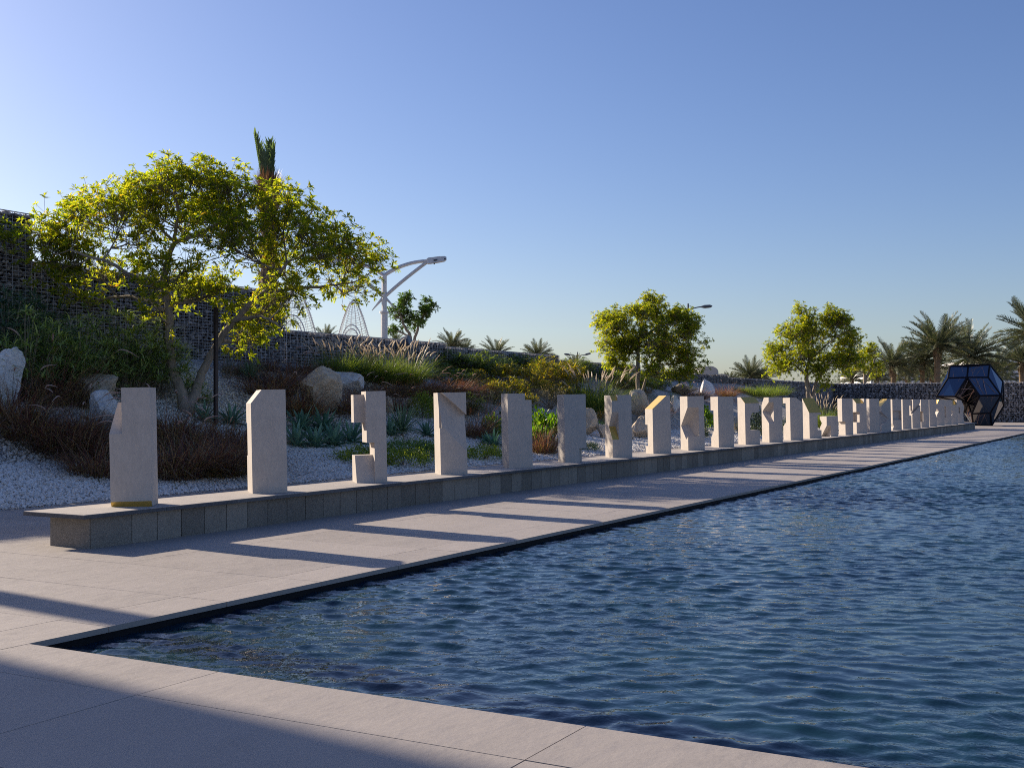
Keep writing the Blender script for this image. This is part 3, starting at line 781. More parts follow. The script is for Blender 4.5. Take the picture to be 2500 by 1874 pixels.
def bush(name, mat, H=.6, r=.5, n=1500, leaf=.05, stems=14, tv=ROUND_V, flat=.85, shell=.55, clump=9, up=.6):
    """rounded shrub of small leaves in clumps with gaps"""
    root = empty(name); b = MB(); s = MB()
    q = RNG.normal(size=(clump * 6, 3)); q[:, 2] = np.abs(q[:, 2]); q /= np.linalg.norm(q, axis=1)[:, None]
    c = q * np.array([r, r, H * flat]) * RNG.uniform(shell, .96, (len(q), 1)) + np.array([0, 0, H * (1 - flat)])
    k = RNG.integers(0, len(q), n)
    p = c[k] + RNG.normal(0, .14, (n, 3)) * np.array([r, r, H * .8])
    p[:, 2] = np.clip(p[:, 2], .02, None)
    d = q[k] * .7 + np.array([0, 0, up]) + RNG.normal(0, .55, (n, 3))
    M3 = frames(d, RNG.uniform(0, 2 * PI, n)) @ np.array([[1, 0, 0], [0, 0, -1], [0, 1, 0.0]])
    V, F = inst(tv, LEAF_F, p, M3, leaf * RNG.uniform(.6, 1.25, n)); b.add(V, F)
    for j in range(stems):
        s.tube(bez(np.zeros(3), c[j % len(c)] * np.array([.3, .3, .6]), c[j % len(c)], 4), .006 * (1 + H), 3, cap=False)
    b.build('leaves', M[mat], root); s.build('stems', M['twig'], root)
    return root

def boulder(name, mat, size=(1, 1, 1), seed=0, cuts=12):
    bm = bmesh.new(); bmesh.ops.create_icosphere(bm, subdivisions=5, radius=1)
    rnd = random.Random(seed); sv = Vector((seed * 3.1, seed * 1.7, 0))
    pl = []
    for k in range(cuts):
        d = Vector((rnd.gauss(0, 1), rnd.gauss(0, 1), rnd.gauss(0, .8))).normalized(); pl.append((d, rnd.uniform(.44, .80)))
    for v in bm.verts:
        p = v.co.copy()
        for d, h in pl:
            e = p.dot(d) - h
            if e > 0: p -= d * e * .96
        nz = mnoise.noise(p * 1.6 + sv) * .10 + mnoise.noise(p * 4.2 + sv) * .05 + mnoise.noise(p * 11 + sv) * .028
        rg = abs(mnoise.noise(p * 2.6 - sv)); nz -= .10 * max(0, .16 - rg) / .16 * .5
        p *= 1 + nz
        v.co = Vector((p.x * size[0], p.y * size[1], p.z * size[2]))
    me = bpy.data.meshes.new(name); bm.to_mesh(me); bm.free()
    zmin = min(v.co.z for v in me.vertices)
    me.transform(Matrix.Translation((0, 0, -zmin - .12 * size[2])))
    for p in me.polygons: p.use_smooth = True
    me.materials.append(M[mat]); return link(name, me)

# ------------------------------------------------------------------ trees
def twig_whorl(nl, L, tilt):
    """leaves radiating round a shoot tip; +z is the shoot"""
    V = []; F = []
    for k in range(nl):
        a = k * 2.4 + random.uniform(-.3, .3); el = tilt + random.uniform(-.45, .35); l = L * random.uniform(.7, 1.1)
        hz = np.array([math.cos(a), math.sin(a), 0]); sd = np.array([-math.sin(a), math.cos(a), 0]); z = np.array([0, 0, 1.0])
        d = hz * math.cos(el) + z * math.sin(el); nr = -hz * math.sin(el) + z * math.cos(el)
        o = z * random.uniform(-.4, .12) * L * .8; n0 = len(V)
        V += [o, o + d * l * .5 + sd * l * .15 + nr * l * .06, o + d * l - z * l * .16, o + d * l * .5 - sd * l * .15 + nr * l * .06]
        F.append((n0, n0 + 1, n0 + 2, n0 + 3))
    return np.array(V), np.array(F)

def tree(name, base, limbs, lobes, leaf, leafmat_, bark, nsec=26, ntw=8, tw_len=.5, seed=1, wr=(7, 10), bare=()):
    """limbs: [(points, radii)], lobes: [(centre, radii, weight)] all in world coordinates"""
    random.seed(seed)
    base = np.array(base); root = empty(name, base)
    wood = MB(); twg = MB(); lv = MB()
    nodes = []; nr = []
    for pts, rad in limbs:
        pts = np.array(pts, float) - base; rad = np.array(rad, float)
        m = 6 * (len(pts) - 1) + 1; ti = np.linspace(0, len(pts) - 1, m)
        # Catmull-like smoothing
        sp = np.column_stack([np.interp(ti, range(len(pts)), pts[:, k]) for k in range(3)])
        for _ in range(3): sp[1:-1] = .25 * sp[:-2] + .5 * sp[1:-1] + .25 * sp[2:]
        sr = np.interp(ti, range(len(pts)), rad)
        sp[1:-1] += RNG.normal(0, .012, sp[1:-1].shape)
        wood.tube(sp, sr, 9); nodes += list(sp[m // 3:]); nr += list(sr[m // 3:])
    nodes = np.array(nodes); nr = np.array(nr)
    T = [twig_whorl(random.randint(*wr), leaf, random.uniform(.15, .75)) for _ in range(8)]
    tips = []; tdir = []
    for c, r, wgt in lobes:
        c = np.array(c) - base; r = np.array(r)
        dd = np.linalg.norm(nodes - c, axis=1) + 2.2 * np.maximum(0, nodes[:, 2] - c[2]); k = int(np.argmin(dd))
        s0 = nodes[k]; lim = bez(s0, (s0 + c) / 2 + np.array([0, 0, -.12 * np.linalg.norm(c - s0)]), c, 9)
        r0 = min(nr[k] * .7, .028 + .02 * np.linalg.norm(r))
        wood.tube(lim, np.linspace(r0, r0 * .45, 9), 6, cap=False)
        for j in range(int(nsec * wgt)):
            q = RNG.normal(size=3); q /= np.linalg.norm(q)
            if q[2] < -.3 and random.random() < .6: q[2] *= -1
            e = c + q * r * RNG.uniform(.35, 1.0) ** .6
            s = lim[random.randint(3, 8)]
            br = bez(s, s * .45 + e * .55 + np.array([0, 0, -.10]) * np.linalg.norm(e - s), e, 5)
            br[1:-1] += RNG.normal(0, .03, br[1:-1].shape)
            twg.tube(br, np.linspace(r0 * .36, .008, 5), 4, cap=False)
            out = (e - s) / (np.linalg.norm(e - s) + 1e-6)
            for t in range(ntw):
                st = br[random.randint(2, 4)]
                d = out * .6 + np.array([0, 0, .55]) + RNG.normal(0, .62, 3); d /= np.linalg.norm(d)
                l = tw_len * random.uniform(.4, 1.2); tp = st + d * l
                twg.tube(bez(st, st + d * l * .5 + np.array([0, 0, -.04]), tp, 3), [.0065, .005, .004], 3, cap=False)
                tips.append(tp); tdir.append(d * .7 + np.array([0, 0, .6]))
    tips = np.array(tips); tdir = np.array(tdir); n = len(tips)
    kk = RNG.integers(0, len(T), n); M3 = frames(tdir + RNG.normal(0, .25, (n, 3)), RNG.uniform(0, 6.28, n)); sc = RNG.uniform(.7, 1.2, n)
    for k, (tv, tf) in enumerate(T):
        sel = kk == k
        if sel.any():
            V, F = inst(tv, tf, tips[sel], M3[sel], sc[sel]); lv.add(V, F)
    wood.build('trunk', M[bark], root, smooth=True); twg.build('branches', M['twig'], root, smooth=True)
    lv.build('crown', M[leafmat_], root)
    return root

def frond(L, nl=34, w=.55, arch=.5, el=.6, dry=False):
    """one feather leaf growing from the origin towards +x"""
    t = np.linspace(0, 1, 10)
    ang = el - arch * t ** 1.25
    dx = np.cos(ang); dz = np.sin(ang); pts = np.column_stack([np.cumsum(dx), np.zeros(10), np.cumsum(dz)]) * L / 10
    pts -= pts[0]
    b = MB(); b.tube(pts, np.linspace(.028, .006, 10) * L / 3, 4, cap=False)
    s = np.linspace(.16, .99, nl); s = np.concatenate([s, s]); sg = np.concatenate([np.ones(nl), -np.ones(nl)])
    P0 = np.column_stack([np.interp(s, t, pts[:, k]) for k in range(3)])
    a = np.interp(s, t, ang); fw = np.column_stack([np.cos(a), 0 * a, np.sin(a)]); nu = np.column_stack([-np.sin(a), 0 * a, np.cos(a)])
    ll = L * .17 * w / .55 * np.sin(PI * np.clip(s * .86 + .12, 0, 1)) ** .6 * RNG.uniform(.85, 1.15, len(s)) + .03
    d = fw * .72 + sg[:, None] * np.array([0, 1, 0]) * .62 + nu * RNG.uniform(.12, .5, len(s))[:, None]
    d /= np.linalg.norm(d, axis=1)[:, None]
    wid = .014 * L / 1.6
    A = P0 + fw * wid; B_ = P0 - fw * wid; Cc = P0 + d * ll[:, None]; Dm = P0 + d * ll[:, None] * .55 - np.array([0, 0, 0.0])
    V = np.stack([A, B_, Dm - fw * wid * .8, Cc - np.array([0, 0, .1]) * ll[:, None], Dm + fw * wid * .8], 1).reshape(-1, 3)
    F = (np.arange(len(s))[:, None] * 5 + np.array([0, 1, 2, 3, 4])[None])
    b.add(V, F); return b

def palm(name, trunk_h, trunk_r, crown_r, fronds=46, seed=3, low=-.35, dense=1.0):
    random.seed(seed); root = empty(name); b = MB(); n = max(8, int(trunk_h / .11))
    z = np.linspace(-.2, trunk_h, n * 2); rad = trunk_r * (1.08 - .16 * z / max(trunk_h, .1)) * np.where(np.arange(n * 2) % 2, 1.0, 1.10)
    b.tube(np.column_stack([.05 * np.sin(z * .8), .04 * np.cos(z * .6), z]), rad, 12)
    for k in range(90):       # old leaf bases
        a = random.uniform(0, 2 * PI); zz = random.uniform(max(0, trunk_h - 1.1), trunk_h); rr = trunk_r * .95
        p = np.array([math.cos(a) * rr, math.sin(a) * rr, zz]); q = p + np.array([math.cos(a) * .16, math.sin(a) * .16, .26])
        b.tube([p, q], [.05, .025], 4)
    b.build('trunk', M['palm_bark'], root)
    c = MB()
    for k in range(fronds):
        f = (k + .5) / fronds
        el = 1.45 - (1.45 - low) * f ** .85 + random.uniform(-.12, .12)
        fb = frond(crown_r * random.uniform(.88, 1.12), int(34 * dense), .55, random.uniform(.35, .75) * (.6 + .7 * f), el)
        Mx = rotz(np.array(k * 2.39996 + random.uniform(-.2, .2)))
        rl = random.uniform(-.5, .5); Rx = np.array([[1, 0, 0], [0, math.cos(rl), -math.sin(rl)], [0, math.sin(rl), math.cos(rl)]])
        for V, (F, m) in zip(fb.V, fb.F):
            c.V.append((V @ Rx.T) @ Mx.T + np.array([0, 0, trunk_h - .05])); c.F.append((F - fb_off(fb, V) + c.n, 0)); c.n += len(V)
    c.build('crown', M['palm_leaf'], root)
    return root
def fb_off(fb, V):
    o = 0
    for W in fb.V:
        if W is V: return o
        o += len(W)
# ------------------------------------------------------------------ planting
PROTO = {}
def proto(key, o, h):
    PROTO.setdefault(key, []).append([o, h, False])
for k in range(4):
    proto('red', grass_clump('fountain_grass', 'red', 1.0, 700, [5, 1, 4, 2][k], True, .36), 1.0)
for k in range(2):
    proto('green', grass_clump('fountain_grass', 'green', 1.0, 900, 32, False, .36), 1.1)
for k in range(2):
    proto('agave', rosette('agave', 'agave', 34, .62, .075, (.1, 1.35), .45), .55)
    proto('yucca', rosette('yucca', 'yucca', 80, .55, .026, (-.15, 1.45), .12, stem=.10), .62)
for k in range(3):
    proto('sedge', umbrella_plant('umbrella_sedge', 'sedge', 85, 2.3, 1.0, 14, .44, .042), 2.4)
proto('sedge_blue', umbrella_plant('leafy_shrub', 'sedge_blue', 110, 1.3, .75, 14, .30, .024), 1.4)
for k in range(2):
    proto('golden', umbrella_plant('golden_shrub', 'golden', 85, 1.0, .62, 16, .25, .032, .8), 1.1)
    proto('greenfan', umbrella_plant('leafy_shrub', 'green_grass', 100, 1.0, .62, 14, .26, .030, .8), 1.1)
    proto('cover', bush('ground_cover', 'cover', .5, .8, 2600, .05, 10, flat=.8, clump=14, up=1.0), .5)
    proto('coverdark', bush('ground_cover', 'cover_dark', .5, .8, 2400, .05, 10, flat=.8, clump=14), .5)
    proto('bright', bush('broad_leaved_shrub', 'bright', .9, .45, 420, .17, 14, flat=.9, clump=8, up=1.1), .95)
proto('box', bush('clipped_shrub', 'cover', .8, .55, 3000, .055, 14, flat=.95, shell=.8, clump=14, up=.9), .82)
proto('orange', bush('orange_shrub', 'orange', .6, .55, 1800, .055, 14, flat=.9, shell=.75, clump=12), .62)
proto('darkbush', bush('dark_shrub', 'grey_shrub', .9, .6, 2600, .06, 14, flat=.9, clump=12), .92)
proto('wispy', bush('wispy_shrub', 'wispy', .8, .7, 2600, .035, 40, LEAF_V, flat=.9, clump=12, up=1.2), .82)
proto('wispyg', umbrella_plant('wispy_shrub', 'grey_shrub', 60, 1.0, .5, 10, .16, .010, .5), 1.0)
proto('lush', grass_clump('green_grass_tuft', 'green', .6, 900, 0, False, .5), .58)

CNT = {}
def place(key, u, v, hpx, label, cat, group, wide=1.0):
    p, d = on_ground(u, v)
    lst = PROTO[key]; k = CNT.get(key, 0); CNT[key] = k + 1
    e = lst[k % len(lst)]
    o = e[0] if not e[2] else copy_tree(e[0])
    e[2] = True
    s = hpx * d / FPX / e[1]
    o.location = (p[0], p[1], p[2] - .02); o.rotation_euler = (0, 0, random.uniform(0, 6.28)); o.scale = (s * wide, s * wide, s)
    tag(o, label, cat, group); return o

G = 'maroon fountain grass clumps'
for u, v, h, w, lab in [
    (22, 1035, 150, 1.3, 'maroon grass clump in front of the white boulder at the left edge'),
    (70, 1072, 150, 1.3, 'maroon grass clump at the left edge where the gravel slope starts'),
    (128, 990, 170, 1.2, 'tallest maroon grass clump, between the white boulder and the tan boulder'),
    (135, 1102, 150, 1.3, 'maroon grass clump on the gravel slope left of the low white rock'),
    (190, 1122, 140, 1.3, 'maroon grass clump below the tan boulder, left of the gilded foot stele'),
    (238, 1163, 140, 1.2, 'maroon grass clump touching the left side of the gilded foot stele'),
    (205, 1075, 130, 1.2, 'maroon grass clump half hiding the low white rock'),
    (262, 1120, 120, 1.1, 'small maroon grass clump directly behind the shoulder of the first stele'),
    (420, 1168, 160, 1.25, 'maroon grass clump just right of the gilded foot stele'),
    (472, 1160, 160, 1.25, 'maroon grass clump midway between the first two steles'),
    (528, 1163, 150, 1.25, 'maroon grass clump second from the slant topped stele'),
    (578, 1140, 150, 1.2, 'maroon grass clump touching the left side of the slant topped stele'),
    (440, 1105, 150, 1.2, 'maroon grass clump in front of the fork of the large tree'),
    (545, 1095, 130, 1.2, 'maroon grass clump in front of the dark tree prop'),
    (402, 1075, 130, 1.2, 'maroon grass clump at the foot of the large tree trunk'),
    (655, 968, 100, 1.6, 'brownish grass clump behind the slant topped stele'),
    (690, 945, 95, 1.6, 'brownish grass clump under the drooping branches of the large tree'),
    (735, 1015, 120, 1.1, 'brown grass clump growing in front of the big tan boulder'),
    (585, 915, 60, 1.5, 'brownish grass clump at the wall foot behind the spiky yucca'), (640, 905, 55, 1.6, 'brownish grass clump at the wall foot right of the spiky yucca'), (735, 915, 62, 1.6, 'brownish grass clump at the wall foot above the big tan boulder'),
    (780, 918, 50, 1.4, 'brownish grass clump at the wall foot left of the plumed green grass'), (905, 1010, 60, 1.3, 'dark grass clump between the pale boulder and the thin column stele'),
    (955, 1002, 62, 1.4, 'dark grass clump behind the small tan rock beside the thin column stele'), (1075, 1000, 60, 1.4, 'dark red grass clump right behind the top of the slanting recess stele'), (1128, 1012, 58, 1.2, 'dark red grass clump low on the bank left of the narrow dark grass'),
    (845, 1010, 95, 1.3, 'maroon grass clump right of the big tan boulder'),
    (885, 985, 72, 1.5, 'maroon grass clump in front of the pale boulder behind the thin column stele'),
    (930, 965, 58, 1.9, 'maroon grass clump under the plumed green grass, behind the thin column stele'),
    (985, 968, 62, 1.9, 'maroon grass clump above the clipped yellow green shrub'),
    (1040, 965, 66, 1.8, 'reddish grass clump behind the slanting recess stele'),
    (1095, 962, 64, 1.8, 'reddish grass clump right of the plumed green grass'),
    (1135, 970, 60, 1.7, 'reddish grass clump left of the golden shrubs'),
    (1160, 1068, 100, .9, 'narrow dark grass clump between the slanting recess stele and the square step stele'),
    (1322, 1106, 105, .95, 'red grass clump standing between the two notched plain steles'),
    (1600, 1035, 80, .9, 'ochre grass clump between the gilded slope stele and the niche stele'),
    (1700, 975, 45, 1.5, 'rosy plumed grass clump above the niche stele'),
    (1770, 968, 45, 1.5, 'rosy plumed grass clump above the bracket shaped stele')]:
    place('red', u, v, h, lab, 'grass clump', G, w)
G = 'green fountain grass clumps with pale plumes'
for u, v, h, w, lab in [
    (828, 925, 112, 1.15, 'leftmost green plumed grass clump, above the pale boulder'),
    (880, 930, 108, 1.15, 'green plumed grass clump second from the left below the gabion wall'),
    (935, 936, 112, 1.15, 'green plumed grass clump in front of the floodlight on the wall'),
    (990, 940, 112, 1.15, 'rightmost green plumed grass clump of the large group below the wall'),
    (1450, 1005, 120, 1.25, 'large plumed grass clump behind the arrow niche stele'),
    (2010, 1045, 85, .8, 'plumed grass clump beside the large gilded slope stele')]:
    place('green', u, v, h, lab, 'grass clump', G, w)
G = 'blue green agaves on the gravel'
for u, v, h, lab in [
    (498, 1030, 58, 'dark agave at the foot of the tree prop'), (565, 1035, 62, 'dark agave left of the slant topped stele'),
    (722, 1090, 70, 'agave right beside the slant topped stele'), (770, 1094, 72, 'agave in the middle of the row between second and third steles'),
    (815, 1088, 70, 'agave at the right of the row beside the thin column stele'), (735, 1050, 68, 'agave in the rear row nearest the slant topped stele'),
    (790, 1052, 68, 'agave in the rear row below the big tan boulder'), (858, 1080, 66, 'agave touching the left block of the thin column stele'),
    (952, 1062, 55, 'agave hard against the right side of the thin column stele'), (1042, 1064, 48, 'agave left of the slanting recess stele'),
    (1205, 1090, 48, 'agave left of the square step stele'), (1188, 1083, 36, 'small agave right of the slanting recess stele')]:
    place('agave', u, v, h, lab, 'agave', G, 1.05)
G = 'spiky yuccas on the bank'
for u, v, h, lab in [
    (612, 935, 68, 'spiky yucca on the upper gravel right of the tree prop'), (982, 1066, 92, 'spiky yucca between the thin column stele and the clipped shrub'),
    (795, 912, 45, 'spiky yucca peeping over the pale boulder'), (1640, 992, 40, 'spiky yucca behind the gap left of the niche stele'),
    (2068, 985, 34, 'small spiky yucca behind the lower left notch stele')]:
    place('yucca', u, v, h, lab, 'yucca', G)
G = 'umbrella sedge clumps'
for u, v, h, w, lab in [
    (120, 968, 193, 1.2, 'umbrella sedge clump above the maroon grass near the left edge'), (190, 968, 203, 1.2, 'umbrella sedge clump in front of the gabion wall left of the tan boulder'),
    (262, 950, 168, 1.1, 'umbrella sedge clump behind the tan boulder'), (310, 968, 178, 1.1, 'umbrella sedge clump behind the gilded foot stele'),
    (365, 968, 198, 1.1, 'umbrella sedge clump touching the large tree trunk on its left'), (470, 975, 80, 1.0, 'umbrella sedge clump inside the fork of the large tree'),
    (290, 955, 215, 1.2, 'umbrella sedge clump highest on the bank by the gabion wall'), (60, 968, 223, 1.2, 'umbrella sedge clump above the white boulder'),
    (370, 955, 185, 1.1, 'umbrella sedge clump behind the large tree trunk'), (505, 990, 45, 1.2, 'small umbrella sedge on the gravel right of the tree fork')]:
    place('sedge', u, v, h, lab, 'sedge', G, w)
G = 'blue green shrubs at the left edge'
for u, v, h, lab in [(15, 900, 215, 'blue green leafy shrub at the left edge of the photo'), (70, 890, 190, 'blue green leafy shrub below the tallest gabion block')]:
    place('sedge_blue', u, v, h, lab, 'shrub', G, 1.2)
G = 'golden tufted shrubs'
for u, v, h, w, lab in [
    (1235, 945, 62, 1.2, 'golden shrub right of the reddish grass'), (1345, 955, 92, 1.2, 'largest golden shrub, above the square step stele'),
    (1290, 960, 70, 1.2, 'golden shrub behind the square step stele'), (1195, 975, 55, .9, 'yellow green tuft behind the slanting recess stele'),
    (1215, 985, 60, 1.0, 'golden shrub low on the bank left of the square step stele'), (1255, 975, 60, 1.2, 'golden shrub just above the top of the square step stele'), (1330, 935, 62, 1.2, 'golden shrub high on the bank below the palm crowns'),
    (1370, 985, 55, 1.1, 'golden shrub between the two plain notched steles, behind the wispy one'), (1165, 945, 48, 1.2, 'golden shrub between reddish grass and dense green shrub'),
    (1285, 1000, 50, 1.0, 'golden shrub lowest on the bank, right behind the square step stele'), (1390, 945, 70, 1.1, 'golden shrub left of the large plumed grass')]:
    place('golden', u, v, h, lab, 'shrub', G, w)
G = 'green tufted shrubs below the wall'
for u, v, h, w, lab in [
    (1095, 905, 55, 1.3, 'green tufted shrub right of the large plumed group'), (1145, 920, 65, 1.3, 'green tufted shrub below the step in the gabion wall'),
    (1185, 925, 70, 1.3, 'dense green shrub left of the golden shrubs'), (1310, 925, 60, 1.3, 'green shrub behind the golden shrubs, close to the wall'),
    (1530, 950, 60, 1.3, 'green shrub at the foot of the middle tree'), (1575, 960, 60, 1.2, 'green shrub right of the large plumed grass'), (1065, 925, 48, 1.4, 'green tufted shrub at the right end of the large plumed group'), (1120, 945, 50, 1.4, 'green tufted shrub above the narrow dark grass clump'), (1220, 915, 50, 1.4, 'green shrub right below the second palm crown over the wall'),
    (1265, 915, 55, 1.4, 'green shrub between golden shrubs near the wall'), (1385, 905, 45, 1.4, 'green shrub under the small double lamp'), (1500, 930, 50, 1.4, 'green shrub left of the middle tree trunk'), (1610, 950, 42, 1.3, 'green shrub right of the middle tree trunk'),
    (1245, 1030, 45, 1.0, 'low green shrub beside the right edge of the square step stele'), (1150, 1010, 55, 1.1, 'green shrub hard right of the slanting recess stele'), (1420, 985, 50, 1.1, 'green shrub left of the tan rock behind the bottom notch stele'), (1420, 920, 50, 1.2, 'green shrub behind the large plumed grass')]:
    place('greenfan', u, v, h, lab, 'shrub', G, w)
G = 'low ground cover cushions'
for u, v, h, w, lab in [(880, 1128, 40, 1.15, 'bright green ground cover cushion left of the thin column stele'), (985, 1138, 46, 1.0, 'bright green ground cover cushion right of the thin column stele'),
    (1180, 1122, 36, 1.15, 'green ground cover cushion between the slanting recess and square step steles'), (1255, 1125, 22, 1.0, 'small green ground cover left of the square step stele')]:
    place('cover', u, v, h, lab, 'ground cover', G, w)
for u, v, h, w, lab in [(1000, 1110, 40, 1.3, 'dark green ground cover behind the thin column stele'), (1050, 1118, 38, 1.2, 'dark green ground cover left of the slanting recess stele'),
    (1440, 1100, 22, .8, 'dark green ground cover below the leaning tan rock'), (1470, 1052, 26, .8, 'green cushion between the tan rock and the arrow niche stele')]:
    place('coverdark', u, v, h, lab, 'ground cover', G, w)
G = 'bright broad leaved shrubs'
for u, v, h, w, lab in [(1200, 1066, 58, .9, 'bright green broad leaved shrub left of the square step stele'), (1325, 1075, 75, .9, 'bright green broad leaved shrub right of the square step stele'),
    (1362, 1085, 85, .9, 'bright green broad leaved shrub left of the bottom notch stele'), (1722, 1045, 55, .8, 'bright green broad leaved shrub left of the rear notch stele'), (1310, 1090, 60, .8, 'bright green shrub hard against the square step stele')]:
    place('bright', u, v, h, lab, 'shrub', G, w)
place('box', 1030, 1020, 60, 'clipped yellow green shrub left of the slanting recess stele', 'shrub', None, .95)
place('orange', 1478, 1032, 32, 'orange tipped shrub between the tan rock and the arrow niche stele', 'shrub', None, 1.0)
place('darkbush', 1845, 1062, 66, 'dark grey green shrub seen through the bracket shaped stele', 'shrub', 'dark grey green shrubs', 1.0)
place('darkbush', 1888, 1058, 50, 'dark grey green shrub right of the bracket shaped stele', 'shrub', 'dark grey green shrubs', 1.0)
place('darkbush', 1712, 1068, 40, 'grey green shrub low between the niche stele and the rear notch stele', 'shrub', 'dark grey green shrubs', .8)
place('wispy', 1345, 1000, 62, 'wispy beige shrub between the square step and bottom notch steles', 'shrub', 'wispy shrubs', .9)
place('wispyg', 1190, 1010, 62, 'wispy grey green shrub right of the slanting recess stele', 'shrub', 'wispy shrubs', .9)
place('wispyg', 555, 925, 75, 'thin wispy shrub on the gravel right of the tree prop', 'shrub', 'wispy shrubs', .6)
G = 'lush green grass tufts before the far wall'
for k, (u, v, h, lab) in enumerate([(1850, 968, 38, 'lush green grass tuft above the bracket shaped stele'), (1885, 965, 38, 'lush green grass tuft above the gap right of the bracket shaped stele'), (1920, 966, 38, 'lush green grass tuft above the grooved stele'),
    (1950, 970, 34, 'lush green grass tuft beside the trunk of the right hand tree'), (1815, 958, 22, 'lush green grass tuft behind the rosy plumes'), (2050, 985, 25, 'green tuft above the lowest stele')]):
    place('lush', u, v, h, lab, 'grass tuft', G, 1.2)
for key, lst in PROTO.items():          # nothing unused is left standing at the origin
    for e in lst:
        if not e[2]:
            for ch in list(e[0].children): bpy.data.objects.remove(ch)
            bpy.data.objects.remove(e[0])

# ------------------------------------------------------------------ boulders
G = 'boulders on the planted bank'
for u, v, wpx, hpx, mat, seed, lab in [
    (20, 985, 80, 126, 'rock_white', 3, 'large white boulder cut by the left edge of the photo'), (75, 960, 60, 50, 'rock_white', 9, 'small white rock right of the large white boulder'),
    (240, 1000, 125, 98, 'rock_tan', 5, 'tan boulder with a sloping back left of the first stele'), (258, 1048, 105, 92, 'rock_white', 12, 'low white rock directly left of the first stele'),
    (775, 1005, 112, 122, 'rock_tan', 21, 'biggest tan boulder, cracked, between the second and third steles'), (845, 960, 105, 62, 'rock_white', 8, 'pale flat boulder right of the biggest tan boulder'),
    (948, 1008, 40, 44, 'rock_tan', 14, 'small tan rock right of the thin column stele'), (1437, 1062, 42, 70, 'rock_tan', 17, 'upright tan rock right of the bottom notch stele'),
    (1474, 1070, 30, 50, 'rock_tan', 31, 'narrow tan rock left of the arrow niche stele'), (1558, 1012, 60, 62, 'rock_tan', 19, 'tan boulder behind the arrow niche stele'),
    (1562, 1068, 66, 72, 'rock_tan', 25, 'fissured tan rock between the arrow niche and gilded slope steles'), (1535, 1072, 36, 30, 'rock_tan', 33, 'low tan rock against the arrow niche stele'),
    (1648, 1005, 44, 38, 'rock_white', 28, 'whitish rock between the gilded slope and niche steles'), (1672, 966, 70, 30, 'rock_tan', 40, 'flat brown rock behind the niche stele'),
    (1722, 966, 46, 40, 'rock_white', 44, 'grey white rock above the niche stele'), (1795, 1050, 22, 32, 'rock_tan', 47, 'tan rock left of the bracket shaped stele')]:
    p, d = on_ground(u, v)
    w = wpx * d / FPX; h = hpx * d / FPX
    o = boulder('boulder', mat, (w * .58, w * .5, h * .60), seed)
    o.location = (p[0], p[1], p[2] - .02); o.rotation_euler = (0, 0, -YAW + .4)
    tag(o, lab, 'boulder', G)

# ------------------------------------------------------------------ trees
def px(u, v, d): return P(u, v, d)
def px_lobes(lst, d, f=.85):
    out = []
    for u, v, ru, rv, dz, w in lst:
        dd = d + dz; out.append((P(u, v, dd), np.array([ru, (ru + rv) * .5 * f, rv]) * d / FPX, w))
    return out
b0, d0 = on_ground(455, 1008); D = d0
limbs = [([P(457, 1015, D), P(443, 958, D), P(420, 905, D), P(413, 830, D), P(414, 765, D - .1), P(398, 690, D)], [.17, .145, .125, .115, .10, .085]),
         ([P(398, 690, D), P(408, 640, D + .2), P(425, 590, D + .3), P(490, 570, D + .5), P(540, 540, D + .5)], [.085, .075, .062, .05, .03]),
         ([P(425, 590, D + .3), P(438, 520, D - .3), P(420, 450, D - .6)], [.05, .04, .025]),
         ([P(408, 700, D), P(350, 690, D - .8), P(270, 640, D - 1.2), P(170, 610, D - 1.4)], [.06, .055, .04, .025]),
         ([P(404, 760, D), P(330, 720, D + .9), P(225, 735, D + 1.6)], [.05, .045, .03]),
         ([P(458, 1015, D), P(478, 950, D + .2), P(500, 895, D + .4), P(545, 815, D + .3), P(600, 752, D), P(660, 700, D - .4), P(700, 640, D - .6)], [.15, .125, .105, .09, .075, .06, .035]),
         ([P(600, 752, D), P(680, 705, D + .6), P(780, 700, D + 1.0), P(860, 690, D + 1.2)], [.055, .045, .035, .022]),
         ([P(570, 785, D), P(640, 770, D - .8), P(690, 800, D - 1.2)], [.04, .035, .02])]
lobes = px_lobes([(470, 470, 135, 52, 0, 1.15), (345, 495, 85, 48, .6, .7), (565, 475, 62, 42, -.6, .45), (300, 545, 120, 70, -.6, 1.1), (430, 545, 120, 60, .9, .7), (190, 560, 95, 58, .3, .8), (95, 612, 75, 42, -.3, .5), (42, 605, 34, 34, .2, .16),
    (560, 600, 100, 75, -1.0, .95), (690, 540, 100, 68, .4, 1.0), (770, 600, 95, 60, -.4, .9), (850, 640, 70, 42, .5, .5), (915, 655, 40, 24, 1.0, .16), (690, 660, 90, 50, .9, .6), (840, 715, 70, 36, 1.3, .35),
    (420, 690, 85, 50, -1.3, .55), (245, 670, 110, 48, .4, .5), (140, 650, 75, 40, -.4, .35), (500, 725, 105, 50, .8, .65), (640, 765, 85, 52, 1.0, .65), (600, 832, 65, 36, .9, .36), (545, 545, 75, 60, .5, .6), (700, 730, 70, 40, -.6, .3), (230, 745, 90, 26, 1.3, .22), (390, 770, 45, 30, -1, .12)], D)
t = tree('broadleaf_tree', b0, limbs, lobes, .175, 'tree_leaf', 'bark', 26, 11, .60, 5)
tag(t, 'largest tree with a wide yellow green crown and forked grey trunk, left of centre', 'tree', 'broad crowned trees along the bank')

